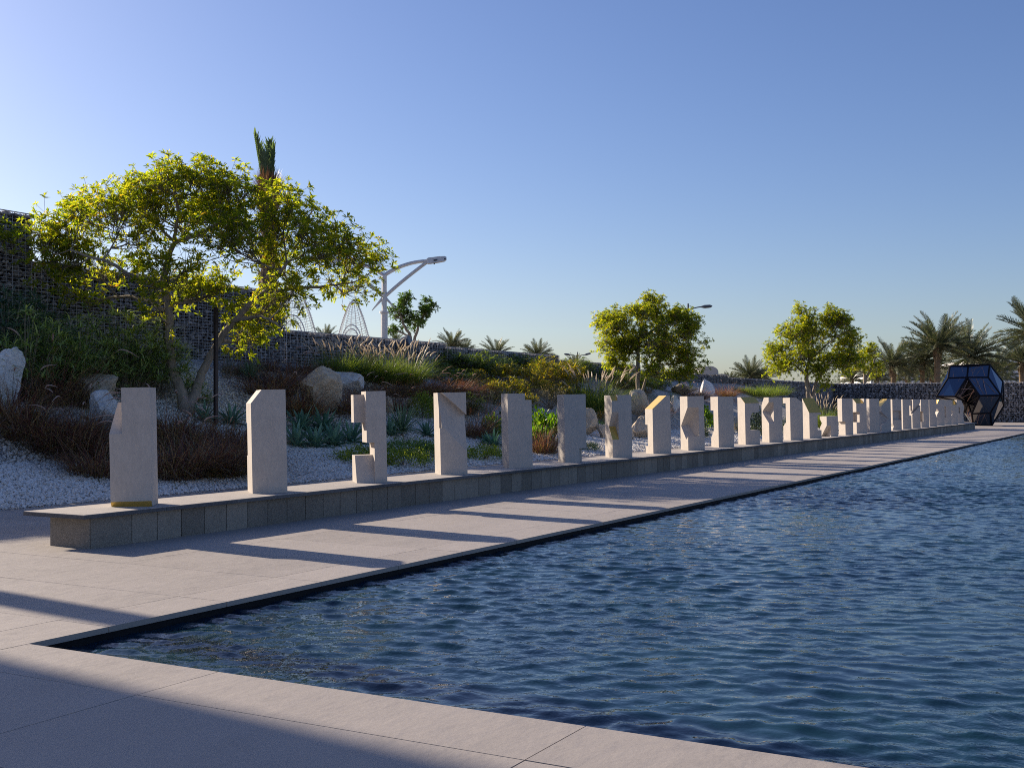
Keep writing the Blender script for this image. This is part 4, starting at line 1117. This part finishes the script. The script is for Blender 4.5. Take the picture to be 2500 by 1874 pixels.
b1, D = on_ground(1557, 938); D = 58.0; b1 = P(1557, 945, D); b1[2] = terrain_z(b1[0], b1[1])
f0 = lambda u, v, z=0: P(u, v, D + z)
limbs = [([b1, f0(1557, 900), f0(1558, 860), f0(1562, 830)], [.11, .10, .09, .08]), ([f0(1558, 860), f0(1530, 830, .5), f0(1500, 800, .6)], [.06, .05, .03]),
         ([f0(1562, 830), f0(1600, 800, -.5), f0(1650, 790, -.6)], [.06, .05, .03]), ([f0(1562, 830), f0(1565, 790, .3), f0(1560, 750, .4)], [.06, .05, .03]), ([b1 + np.array([.2, 0, 0]), f0(1590, 880, .7), f0(1640, 860, .9)], [.07, .06, .04])]
lobes = px_lobes([(1575, 775, 70, 40, 0, 1), (1510, 800, 55, 38, -.5, .9), (1475, 795, 36, 22, .5, .4), (1650, 785, 60, 36, .5, .9), (1690, 820, 48, 40, -.5, .8), (1600, 835, 80, 48, -1.0, 1.2), (1530, 850, 60, 45, .6, .9), (1640, 870, 70, 50, .6, 1.0), (1690, 880, 40, 45, -.4, .6), (1500, 895, 26, 22, -.4, .3), (1610, 910, 55, 28, -.6, .5), (1680, 925, 36, 22, -.4, .35), (1490, 850, 50, 42, .3, .7), (1575, 740, 18, 12, 0, .18), (1610, 745, 18, 12, .5, .18)], D)
t = tree('broadleaf_tree', b1, limbs, lobes, .165, 'tree_leaf', 'bark', 30, 16, .46, 8)
tag(t, 'round crowned middle tree standing before the gabion wall beside a dark lamp', 'tree', 'broad crowned trees along the bank')

D = 80.0; b2 = P(1978, 962, D); b2[2] = terrain_z(b2[0], b2[1])
limbs = [([b2, f0(1972, 945), f0(1968, 915), f0(1975, 880)], [.20, .17, .13, .10]), ([b2, f0(1990, 935), f0(2010, 905), f0(2035, 880)], [.13, .11, .09, .05]), ([f0(1968, 915), f0(1940, 890, .6), f0(1905, 870, .8)], [.08, .06, .04]),
         ([f0(1975, 880), f0(1985, 830), f0(1980, 780)], [.08, .06, .03]), ([f0(1975, 880), f0(2030, 830, -.6), f0(2080, 800, -.6)], [.07, .05, .03])]
lobes = px_lobes([(1970, 790, 42, 28, 0, .6), (1935, 825, 50, 35, -.5, .9), (1985, 835, 70, 45, .4, 1.2), (2060, 800, 40, 32, -.3, .7), (2075, 845, 45, 38, .5, .9), (1895, 870, 40, 28, .4, .7), (1950, 880, 65, 38, -.8, 1.1), (2040, 885, 70, 34, .3, 1.0), (1905, 905, 42, 26, .5, .6), (1995, 910, 50, 24, -.6, .6), (2030, 800, 50, 32, .3, .8), (2075, 890, 45, 30, -.5, .7), (2030, 770, 22, 16, 0, .25), (1955, 762, 20, 12, 0, .22), (2015, 945, 12, 18, -.4, .14)], D)
t = tree('broadleaf_tree', b2, limbs, lobes, .19, 'tree_leaf', 'bark', 30, 16, .56, 9)
tag(t, 'right hand tree with a peaked yellow green crown over the gilded slope stele', 'tree', 'broad crowned trees along the bank')

D = 59.0; b3 = P(1005, 860, D)
limbs = [([b3, f0(1003, 822), f0(985, 790), f0(975, 760)], [.09, .08, .06, .04]), ([b3, f0(1015, 815), f0(1030, 780), f0(1040, 755)], [.08, .07, .05, .03]), ([f0(1003, 822), f0(975, 810), f0(958, 800)], [.05, .04, .02])]
lobes = px_lobes([(990, 738, 26, 14, 0, .5), (968, 775, 20, 26, 0, .6), (1040, 750, 22, 16, .3, .5), (1030, 775, 22, 18, -.3, .5), (1010, 790, 28, 18, .4, .5), (962, 808, 18, 14, .2, .35), (995, 765, 22, 15, .4, .3)], D)
t = tree('slender_tree', b3, limbs, lobes, .21, 'tree_leaf_dark', 'bark', 16, 8, .30, 12)
tag(t, 'small dark green two stemmed tree behind the wall right of the big white lamp', 'tree')

D = 118.0; b4 = P(2112, 962, D); b4[2] = 0
limbs = [([b4, f0(2112, 930), f0(2108, 890)], [.2, .16, .1]), ([f0(2112, 930), f0(2130, 890), f0(2140, 870)], [.12, .1, .06])]
lobes = px_lobes([(2105, 880, 35, 25, 0, 1), (2130, 870, 26, 28, .5, .9), (2095, 905, 35, 20, -.5, .7), (2140, 905, 28, 22, 0, .7)], D)
t = tree('broadleaf_tree', b4, limbs, lobes, .26, 'tree_leaf', 'bark', 22, 8, .5, 14)
tag(t, 'smaller green tree beyond the wall right of the right hand tree', 'tree')

# dark steel props of the large tree
for u, v0, v1, d_, lab in [(527, 1022, 752, 30.2, 'dark steel tree prop standing right of the large tree trunk'), (404, 985, 752, 31.9, 'dark steel tree prop behind the large tree trunk')]:
    p = P(u, v0, d_); p[2] = terrain_z(p[0], p[1]) - .05; top = P(u, v1, d_)[2]
    r = empty('tree_prop', p); tag(r, lab, 'post', 'dark steel props of the large tree')
    b = MB(); hgt = top - p[2]; b.box(-.05, .05, -.035, .035, 0, hgt); b.box(-.056, .056, -.042, .042, hgt, hgt + .012); b.build('post', M['post'], r)
    b = MB(); b.tube([(0, 0, hgt * .72), (-.35 if u > 450 else .12, .1, hgt * .72)], .018, 6); b.build('tie', M['post'], r)

# ------------------------------------------------------------------ palms
pal = [palm('date_palm', 7.4, .27, 4.0, 64, 3, -.15), palm('date_palm', 6.6, .27, 3.8, 66, 4, -.4), palm('date_palm', 6.0, .25, 3.6, 48, 6, -.2)]
used = [0, 0, 0]
def put_palm(k, u, vc, rpx, d, lab, group='date palms beyond the wall'):
    o = pal[k] if not used[k] else copy_tree(pal[k]); used[k] = 1
    c = P(u, vc, d); s = rpx * d / FPX / [4.0, 3.8, 3.6][k]
    o.scale = (s, s, s); o.location = (c[0], c[1], c[2] - s * [7.4, 6.6, 6.0][k]); o.rotation_euler = (0, 0, random.uniform(0, 6.28))
    tag(o, lab, 'palm', group)
put_palm(0, 2289, 850, 105, 122, 'tallest date palm with a straight ringed trunk left of the glass sculpture')
put_palm(1, 2252, 885, 80, 126, 'date palm with a short thick trunk just left of the tallest palm')
put_palm(2, 2180, 895, 84, 124, 'date palm above the cross wall, nearest the right hand tree')
put_palm(1, 2368, 872, 105, 130, 'bushy date palm rising directly behind the glass sculpture')
put_palm(2, 2494, 885, 84, 132, 'low date palm at the right edge over the white building')
put_palm(0, 2532, 822, 118, 116, 'high date palm cut by the right edge of the photo')
put_palm(2, 2428, 912, 80, 150, 'date palm in shade behind the white banded building front')
put_palm(2, 2275, 918, 55, 138, 'small date palm between two thicker palm trunks')
put_palm(2, 2215, 915, 60, 150, 'far date palm partly hidden between palms left of the tallest one')
put_palm(2, 2140, 922, 55, 140, 'far date palm beyond the smaller green tree')
put_palm(1, 1832, 922, 62, 120, 'date palm behind the gabion wall left of the right hand tree')
put_palm(2, 1782, 932, 34, 150, 'low far palm beside the white domed building')
G = 'palm crowns showing over the gabion wall'
put_palm(2, 1105, 848, 55, 78, 'palm crown over the wall right of the small dark green tree', G)
put_palm(2, 1212, 868, 55, 84, 'palm crown over the wall above the golden shrubs', G)
put_palm(1, 1312, 872, 52, 88, 'palm crown over the wall nearest the small double lamp', G)
put_palm(2, 795, 832, 48, 70, 'palm crown peeping over the wall under the large tree', G)
put_palm(2, 1405, 892, 36, 100, 'low palm crown at the foot of the small double lamp', G)
put_palm(2, 1135, 860, 40, 92, 'far palm crown between two nearer palm crowns over the wall', G)
put_palm(2, 965, 838, 34, 90, 'palm crown just right of the big white lamp post', G)
put_palm(2, 2080, 925, 45, 135, 'low palm behind the smaller green tree', 'date palms beyond the wall')
put_palm(2, 1860, 925, 45, 140, 'far dark palm immediately left of the right hand tree crown', 'date palms beyond the wall')

# newly planted palm with its fronds tied up
D = 43.0; top = P(655, 470, D); base = P(655, 900, D); base[2] = 0
r = empty('tied_palm', base); tag(r, 'newly planted palm with tied up fronds rising behind the large tree', 'palm')
h = top[2] - base[2]; b = MB(); z = np.linspace(-.2, h, 90)
b.tube(np.column_stack([.05 * np.sin(z), 0 * z, z]), .27 * np.where(np.arange(90) % 2, 1, 1.1), 12)
for k in range(260):
    a = random.uniform(0, 6.28); zz = random.uniform(1, h - .3); p = np.array([math.cos(a) * .25, math.sin(a) * .25, zz]); b.tube([p, p + np.array([math.cos(a) * .12, math.sin(a) * .12, .25])], [.06, .03], 4)
b.build('trunk', M['palm_bark'], r)
b = MB(); pxm = D / FPX
for k in range(1300):                # tied, dry outer fibre round the bud
    a = random.uniform(0, 6.28); zz = h + random.uniform(-.9, .35); rr = .42 + .22 * math.sin(max(0, min(1, (zz - h + .9) / 1.25)) * PI)
    p = np.array([math.cos(a) * .26, math.sin(a) * .26, zz]); q = np.array([math.cos(a) * rr * random.uniform(.8, 1.35), math.sin(a) * rr * random.uniform(.8, 1.2), zz + random.uniform(.2, .75)])
    w = np.array([-math.sin(a), math.cos(a), 0]) * .022
    b.add([p - w, p + w, q], [[0, 1, 2]])
b.build('dry_fibre', M['palm_dry'], r)
b = MB()
for k in range(13):
    a = k * 2.4; L = random.uniform(1.0, 2.3); off = np.array([math.cos(a) * .12, math.sin(a) * .12, h - .1]); ln = np.array([math.cos(a) * .10 - .09, math.sin(a) * .12, 1])
    n = 30
    for sgn in (-1, 1):
        for j in range(n):
            t_ = (j + .5) / n; c = off + ln * L * t_; sd = np.array([-math.sin(a) * sgn, math.cos(a) * sgn, 0])
            q = c + np.array([0, 0, 1]) * .42 * (1 - .4 * t_) + sd * random.uniform(.08, .26); w = (RGT * .045)
            b.add([c - w, c + w, q], [[0, 1, 2]])
    b.tube([off, off + ln * L], [.05, .015], 4)
b.build('fronds', M['palm_green'], r)
# ------------------------------------------------------------------ glass sculpture
D = 86.0; KS = .1899 * D / FPX                      # metres per pixel of the 420 px wide detail measured on the photograph
gc = P(2060 + 1620 * .1899, 1040, D); gc[2] = 0
gr = empty('glass_sculpture', gc); tag(gr, 'faceted blue mirror glass sculpture in a black frame beyond the bench', 'sculpture')
GQ = (gc - np.array([0, 0, 0])) * np.array([1, 1, 0]); GQ /= np.linalg.norm(GQ)
def gv(x, y, q): # pixel of the detail + depth -> local
    return RGT * (x - 1620) * KS * (1 + q / D) + GQ * q + np.array([0, 0, (945 - y) * KS * (1 + q / D)])
GV = {'A': gv(1365, 185, 1.0), 'B': gv(1600, 172, 1.1), 'C': gv(1875, 165, 1.0), 'H': gv(1340, 335, .35), 'I': gv(1585, 325, .2), 'J': gv(1855, 325, .2),
      'G': gv(1192, 568, -.2), 'K': gv(1430, 566, -.9), 'L': gv(1745, 556, -.95), 'Mv': gv(2022, 552, -.55), 'N': gv(2045, 385, 1.3), 'Q': gv(2056, 690, 1.0),
      'O': gv(1645, 790, -.25), 'Pp': gv(1884, 780, -.2), 'S': gv(1665, 942, .35), 'T': gv(1900, 945, .4), 'U': gv(1600, 660, 1.1),
      'A2': gv(1420, 185, 3.0), 'C2': gv(1830, 175, 3.2), 'G2': gv(1250, 560, 3.0), 'N2': gv(2000, 440, 3.6), 'Q2': gv(1990, 690, 3.2), 'S2': gv(1690, 940, 2.4), 'T2': gv(1860, 940, 2.6), 'O2': gv(1560, 790, 2.2)}
GF = [('A', 'B', 'I', 'H', 'blue'), ('B', 'C', 'J', 'I', 'blue'), ('H', 'I', 'K', 'G', 'blue'), ('I', 'J', 'Mv', 'L', 'blue'), ('C', 'N', 'Mv', 'J', 'blue'),
      ('L', 'Mv', 'Pp', 'O', 'dark'), ('O', 'Pp', 'T', 'S', 'dark'), ('Mv', 'Q', 'T', 'Pp', 'dark'), ('N', 'Q', 'Mv', None, 'dark'), ('I', 'L', 'U', 'K', 'dark'), ('K', 'U', 'G', None, 'dark'), ('U', 'L', 'O', None, 'dark'),
      ('A', 'H', 'G', 'G2', 'blue'), ('A', 'G2', 'A2', None, 'blue'), ('A', 'A2', 'C2', 'C', 'blue'), ('C', 'C2', 'N2', 'N', 'blue'), ('N', 'N2', 'Q2', 'Q', 'dark'), ('Q', 'Q2', 'T2', 'T', 'dark'),
      ('G', 'U', 'O2', 'G2', 'dark'), ('U', 'O', 'S', 'O2', 'dark'), ('S', 'T', 'T2', 'S2', 'dark'), ('O2', 'S', 'S2', None, 'dark'), ('A2', 'G2', 'O2', 'C2', 'dark'), ('C2', 'O2', 'S2', 'N2', 'dark'), ('N2', 'S2', 'T2', 'Q2', 'dark')]
fb = MB(); edges = set(); cen = np.mean(list(GV.values()), axis=0)
for f in GF:
    ks = [k for k in f[:4] if k]; pts = [GV[k] for k in ks]; c = np.mean(pts, 0)
    for a, b_ in zip(ks, ks[1:] + ks[:1]): edges.add(tuple(sorted((a, b_))))
    ins_ = [c + (p - c) * .97 for p in pts]
    n = np.cross(pts[1] - pts[0], pts[2] - pts[0]); n /= np.linalg.norm(n)
    b = MB(); m = len(pts); V = [p + n * .012 for p in ins_] + [p - n * .012 for p in ins_]
    if m == 4: b.add(V, [(0, 1, 2), (0, 2, 3), (4, 6, 5), (4, 7, 6)]); b.add(V, [(i, i + 4, (i + 1) % 4 + 4, (i + 1) % 4) for i in range(4)])
    else: b.add(V, [(0, 1, 2), (3, 5, 4)]); b.add(V, [(i, i + 3, (i + 1) % 3 + 3, (i + 1) % 3) for i in range(3)])
    g_ = b.build('glass_panel', M['glass_blue' if f[4] == 'blue' else 'glass_dark'], gr)
    if m == 4:
        Bl = lambda s_, t_: (pts[0] * (1 - s_) + pts[1] * s_) * (1 - t_) + (pts[3] * (1 - s_) + pts[2] * s_) * t_
        b = MB()
        for (s0, t0, s1, t1) in ((.12, .04, .30, .96), (.40, .04, .20, .96), (.62, .04, .86, .96), (.08, .55, .62, .04), (.36, .96, .72, .04)):
            for off in (n * .016, -n * .016): b.tube([Bl(s0, t0) + off, Bl(s1, t1) + off], .011, 4)
        b.build('copper_line', M['copper'], g_)
for a, b_ in edges: fb.tube([GV[a], GV[b_]], .07, 6)
fb.build('frame', M['frame'], gr)

# ------------------------------------------------------------------ lamps
def curve_tube(mb, pts, r, k=8): mb.tube(np.array(pts), r, k)
D = 55.0; base = P(938, 900, D); base[2] = 0
r = empty('street_lamp', base); tag(r, 'big white twin armed street lamp behind the gabion wall', 'street lamp')
q = lambda u, v: (P(u, v, D) - base)
b = MB(); zt = q(938, 672)[2]; zc = q(938, 762)[2]
b.tube([(0, 0, 0), (0, 0, zc)], .165, 8); b.tube([(0, 0, zc), (0, 0, zt)], .125, 8); b.build('pole', M['lamp_white'], r)
b = MB(); b.tube([(0, 0, zc - .05), (0, 0, zc + .05)], [.22, .22], 12); b.build('collar', M['lamp_white'], r)
for sgn in (1, -1):
    m_ = lambda u, v, s=sgn: (lambda p: np.array([p[0] * s, p[1] * s, p[2]]))(q(u, v))
    b = MB(); b.tube(bez(m_(938, 672), m_(985, 640), m_(1042, 637), 12), np.linspace(.10, .085, 12), 6)
    b.tube(bez(m_(940, 724), m_(975, 690), m_(1042, 640), 12), .085, 6); b.build('arm', M['lamp_white'], r)
    b = MB(); b.tube([m_(940, 726), m_(965, 752) if sgn > 0 else m_(968, 758)], [.085, .02], 6); b.build('lower_fin', M['lamp_white'], r)
    hd = MB(); a = m_(1042, 637); e = m_(1090, 631); dr = (e - a) / np.linalg.norm(e - a); sd = np.cross(dr, [0, 0, 1.0]); sd /= np.linalg.norm(sd)
    V = []
    for t_, w_, h0, h1 in ((0, .13, -.12, .10), (.08, .17, -.15, .13), (.62, .17, -.14, .13), (.9, .16, -.12, .11), (1, .10, -.06, .07)):
        c = a + (e - a) * t_; V += [c - sd * w_ + [0, 0, h0], c + sd * w_ + [0, 0, h0], c + sd * w_ * .7 + [0, 0, h1], c - sd * w_ * .7 + [0, 0, h1]]
    F = [(4 * i + j, 4 * i + (j + 1) % 4, 4 * i + 4 + (j + 1) % 4, 4 * i + 4 + j) for i in range(4) for j in range(4)] + [(0, 3, 2, 1), (16, 17, 18, 19)]
    hd.add(V, F); h_ = hd.build('lamp_head', M['lamp_white'], r)
    b = MB()
    for t_ in (.45, .93):
        c = a + (e - a) * t_ + np.array([0, 0, -.03]); l = .09 if t_ < .9 else .04
        for sg in (1, -1):
            o_ = sd * .175 * sg if t_ < .9 else sd * .15 * sg
            b.add([c - dr * l + o_ + [0, 0, -.035], c + dr * l + o_ + [0, 0, -.035], c + dr * l + o_ * .93 + [0, 0, .035], c - dr * l + o_ * .93 + [0, 0, .035]], [[0, 1, 2, 3]])
    c = a + (e - a) * .38; b.tube([c + [0, 0, -.2], c + [0, 0, -.12]], [.03, .05], 8); b.build('sensor', M['lens'], h_)

def thin_lamp(u, v0, vtop, D, arms, label):
    base = P(u, 984, D); base[2] = 0; r = empty('street_lamp', base); tag(r, label, 'street lamp', 'thin dark street lamps')
    q = lambda uu, vv: P(uu, vv, D) - base
    b = MB(); b.tube([(0, 0, 0), q(u, vtop)], [.11, .07], 8); b.build('pole', M['lamp_dark'], r)
    for (u1, v1, u2, v2, vs) in arms:
        b = MB(); b.tube(bez(q(u, vs), q((u + u1) / 2, v1 + (1 if abs(u1 - u) > 20 else 1)), q(u1, v1), 8), .05, 6); b.build('arm', M['lamp_dark'], r)
        a, e = q(u1, v1), q(u2, v2); b = MB(); b.tube([a, a * .7 + e * .3, a * .2 + e * .8, e], [.06, .13, .12, .04], 8); b.build('lamp_head', M['lamp_dark'], r)
thin_lamp(1680, 950, 741, 90, [(1712, 749, 1739, 747, 758), (1664, 753, 1640, 754, 757)], 'thin dark street lamp rising from the crown of the middle tree')
thin_lamp(1410, 900, 859, 150, [(1427, 866, 1443, 862, 869), (1393, 866, 1377, 864, 869)], 'small far double street lamp left of the middle tree')

# floodlight on the wall
p = P(985, 838, depth_y(985, Y0 - .25)); r = empty('floodlight', p); tag(r, 'grey floodlight fixed to the gabion wall above the plumed grass', 'floodlight')
b = MB(); ax = RGT * .9 + np.array([0, 0, .25]) - FWD * .2; ax /= np.linalg.norm(ax)
b.tube([-ax * .32, -ax * .05, ax * .0, ax * .28, ax * .30], [.14, .15, .26, .27, .24], 14); b.build('housing', M['lamp_dark'], r)
b = MB(); b.tube([-ax * .05, np.array([0, .25, -.25])], .035, 6); b.tube([-ax * .3, -ax * .55], [.07, .05], 8); b.build('bracket', M['lamp_dark'], r)

# ------------------------------------------------------------------ lattice spindles
def spindle(u, vtop, vref, wref, D, label, ndeg=14):
    base = P(u, 984, D); base[2] = 0; r = empty('lattice_spire', base); tag(r, label, 'lattice spire', 'white lattice spires beyond the wall')
    top = P(u, vtop, D)[2]; zr = P(u, vref, D)[2]; wr_ = wref * D / FPX / 2
    f = lambda z: wr_ * (max(0, (top - z) / (top - zr))) ** .62
    zs = np.linspace(0.2, top, 34); b = MB()
    for k in range(2):
        a = k * PI + .25
        b.tube([RGT * math.cos(a) * f(z) + FWD * math.sin(a) * f(z) + [0, 0, z] for z in zs], .06, 6)
    b.build('frame', M['lamp_white'], r)
    b = MB()
    for k in range(ndeg):
        a = k * 2 * PI / ndeg + .1
        b.tube([RGT * math.cos(a) * f(z) * .97 + FWD * math.sin(a) * f(z) * .97 + [0, 0, z] for z in zs], .02, 4, cap=False)
    b.build('ribs', M['lamp_white'], r)
    b = MB()
    for z in np.arange(.6, top - .3, .20):
        n = 20; b.tube([RGT * math.cos(j * 2 * PI / n) * f(z) + FWD * math.sin(j * 2 * PI / n) * f(z) + [0, 0, z + .35 * abs(math.cos(j * 2 * PI / n)) ** 2] for j in range(n + 1)], .013, 3, cap=False)
    b.build('hoops', M['lamp_white'], r)
    b = MB()
    for w in (.55, .7):
        b.tube([RGT * w * wr_ * math.cos(t_) - FWD * f(zr) * .98 + [0, 0, zr - .9 + w * wr_ * 1.9 * math.sin(t_)] for t_ in np.linspace(0, PI, 14)], .05, 5)
    b.build('arch', M['lamp_white'], r)
spindle(863, 732, 815, 70, 98, 'pointed white lattice spire left of the big white lamp')
spindle(722, 700, 805, 92, 92, 'larger white lattice spire half hidden by the large tree')

# ------------------------------------------------------------------ distant buildings
D = 200; base = P(1732, 984, D); base[2] = 0; r = empty('domed_building', base); tag(r, 'low white building with a shallow vaulted roof beyond the wall', 'building')
s_ = D / FPX; h0 = P(1732, 908, D)[2]; h1 = P(1732, 893, D)[2]
b = MB(); w = 22 * s_; n = 14; V = []
for q_ in (0, 14):
    V += [RGT * (w * math.cos(PI - PI * i / n)) + FWD * q_ + [0, 0, h0 + (h1 - h0) * math.sin(PI * i / n)] for i in range(n + 1)] + [RGT * w + FWD * q_, -RGT * w + FWD * q_]
m = n + 3; b.add(V, [list(range(m))]); b.add(V, [list(range(m, 2 * m))]); b.add(V, [(i, (i + 1) % m, (i + 1) % m + m, i + m) for i in range(m)])
b.build('wall', M['building_pale'], r)
b = MB(); b.V = []; c0 = RGT * 18 * s_ - FWD * 1.5
V = [c0 + RGT * x_ + FWD * y_ + [0, 0, z_] for x_ in (0, 22 * s_) for y_ in (0, 6) for z_ in (0, h0 - 5 * s_)]
b.add(V, [(0, 1, 3, 2), (4, 6, 7, 5), (0, 4, 5, 1), (2, 3, 7, 6), (0, 2, 6, 4), (1, 5, 7, 3)]); b.build('annex', M['building_pale'], r)
D = 215; u0, u1 = 2120, 2640; base = P(2400, 984, D); base[2] = 0; r = empty('banded_building', base); tag(r, 'long white building with horizontal bands behind the palms at the right', 'building')
s_ = D / FPX
def slab(b, ua, ub, va, vb, f0_, f1_):
    V = [RGT * (u_ - 2400) * s_ + FWD * q_ + [0, 0, P(2400, v_, D)[2]] for u_ in (ua, ub) for q_ in (f0_, f1_) for v_ in (vb, va)]
    b.add(V, [(0, 1, 3, 2), (4, 6, 7, 5), (0, 4, 5, 1), (2, 3, 7, 6), (0, 2, 6, 4), (1, 5, 7, 3)])
b = MB(); slab(b, 2390, u1, 884, 990, 1.5, 20); slab(b, 2135, 2389, 916, 990, 3, 20); b.build('window_band', M['window'], r)
b = MB()
for va, vb in ((880, 888), (892, 898.5), (903, 910), (915, 922), (928, 940)): slab(b, 2385, u1 + 5, va, vb, 0, 21)
for va, vb in ((911, 924), (929, 945)): slab(b, 2130, 2384, va, vb, 1, 21)
b.build('white_band', M['building_white'], r)
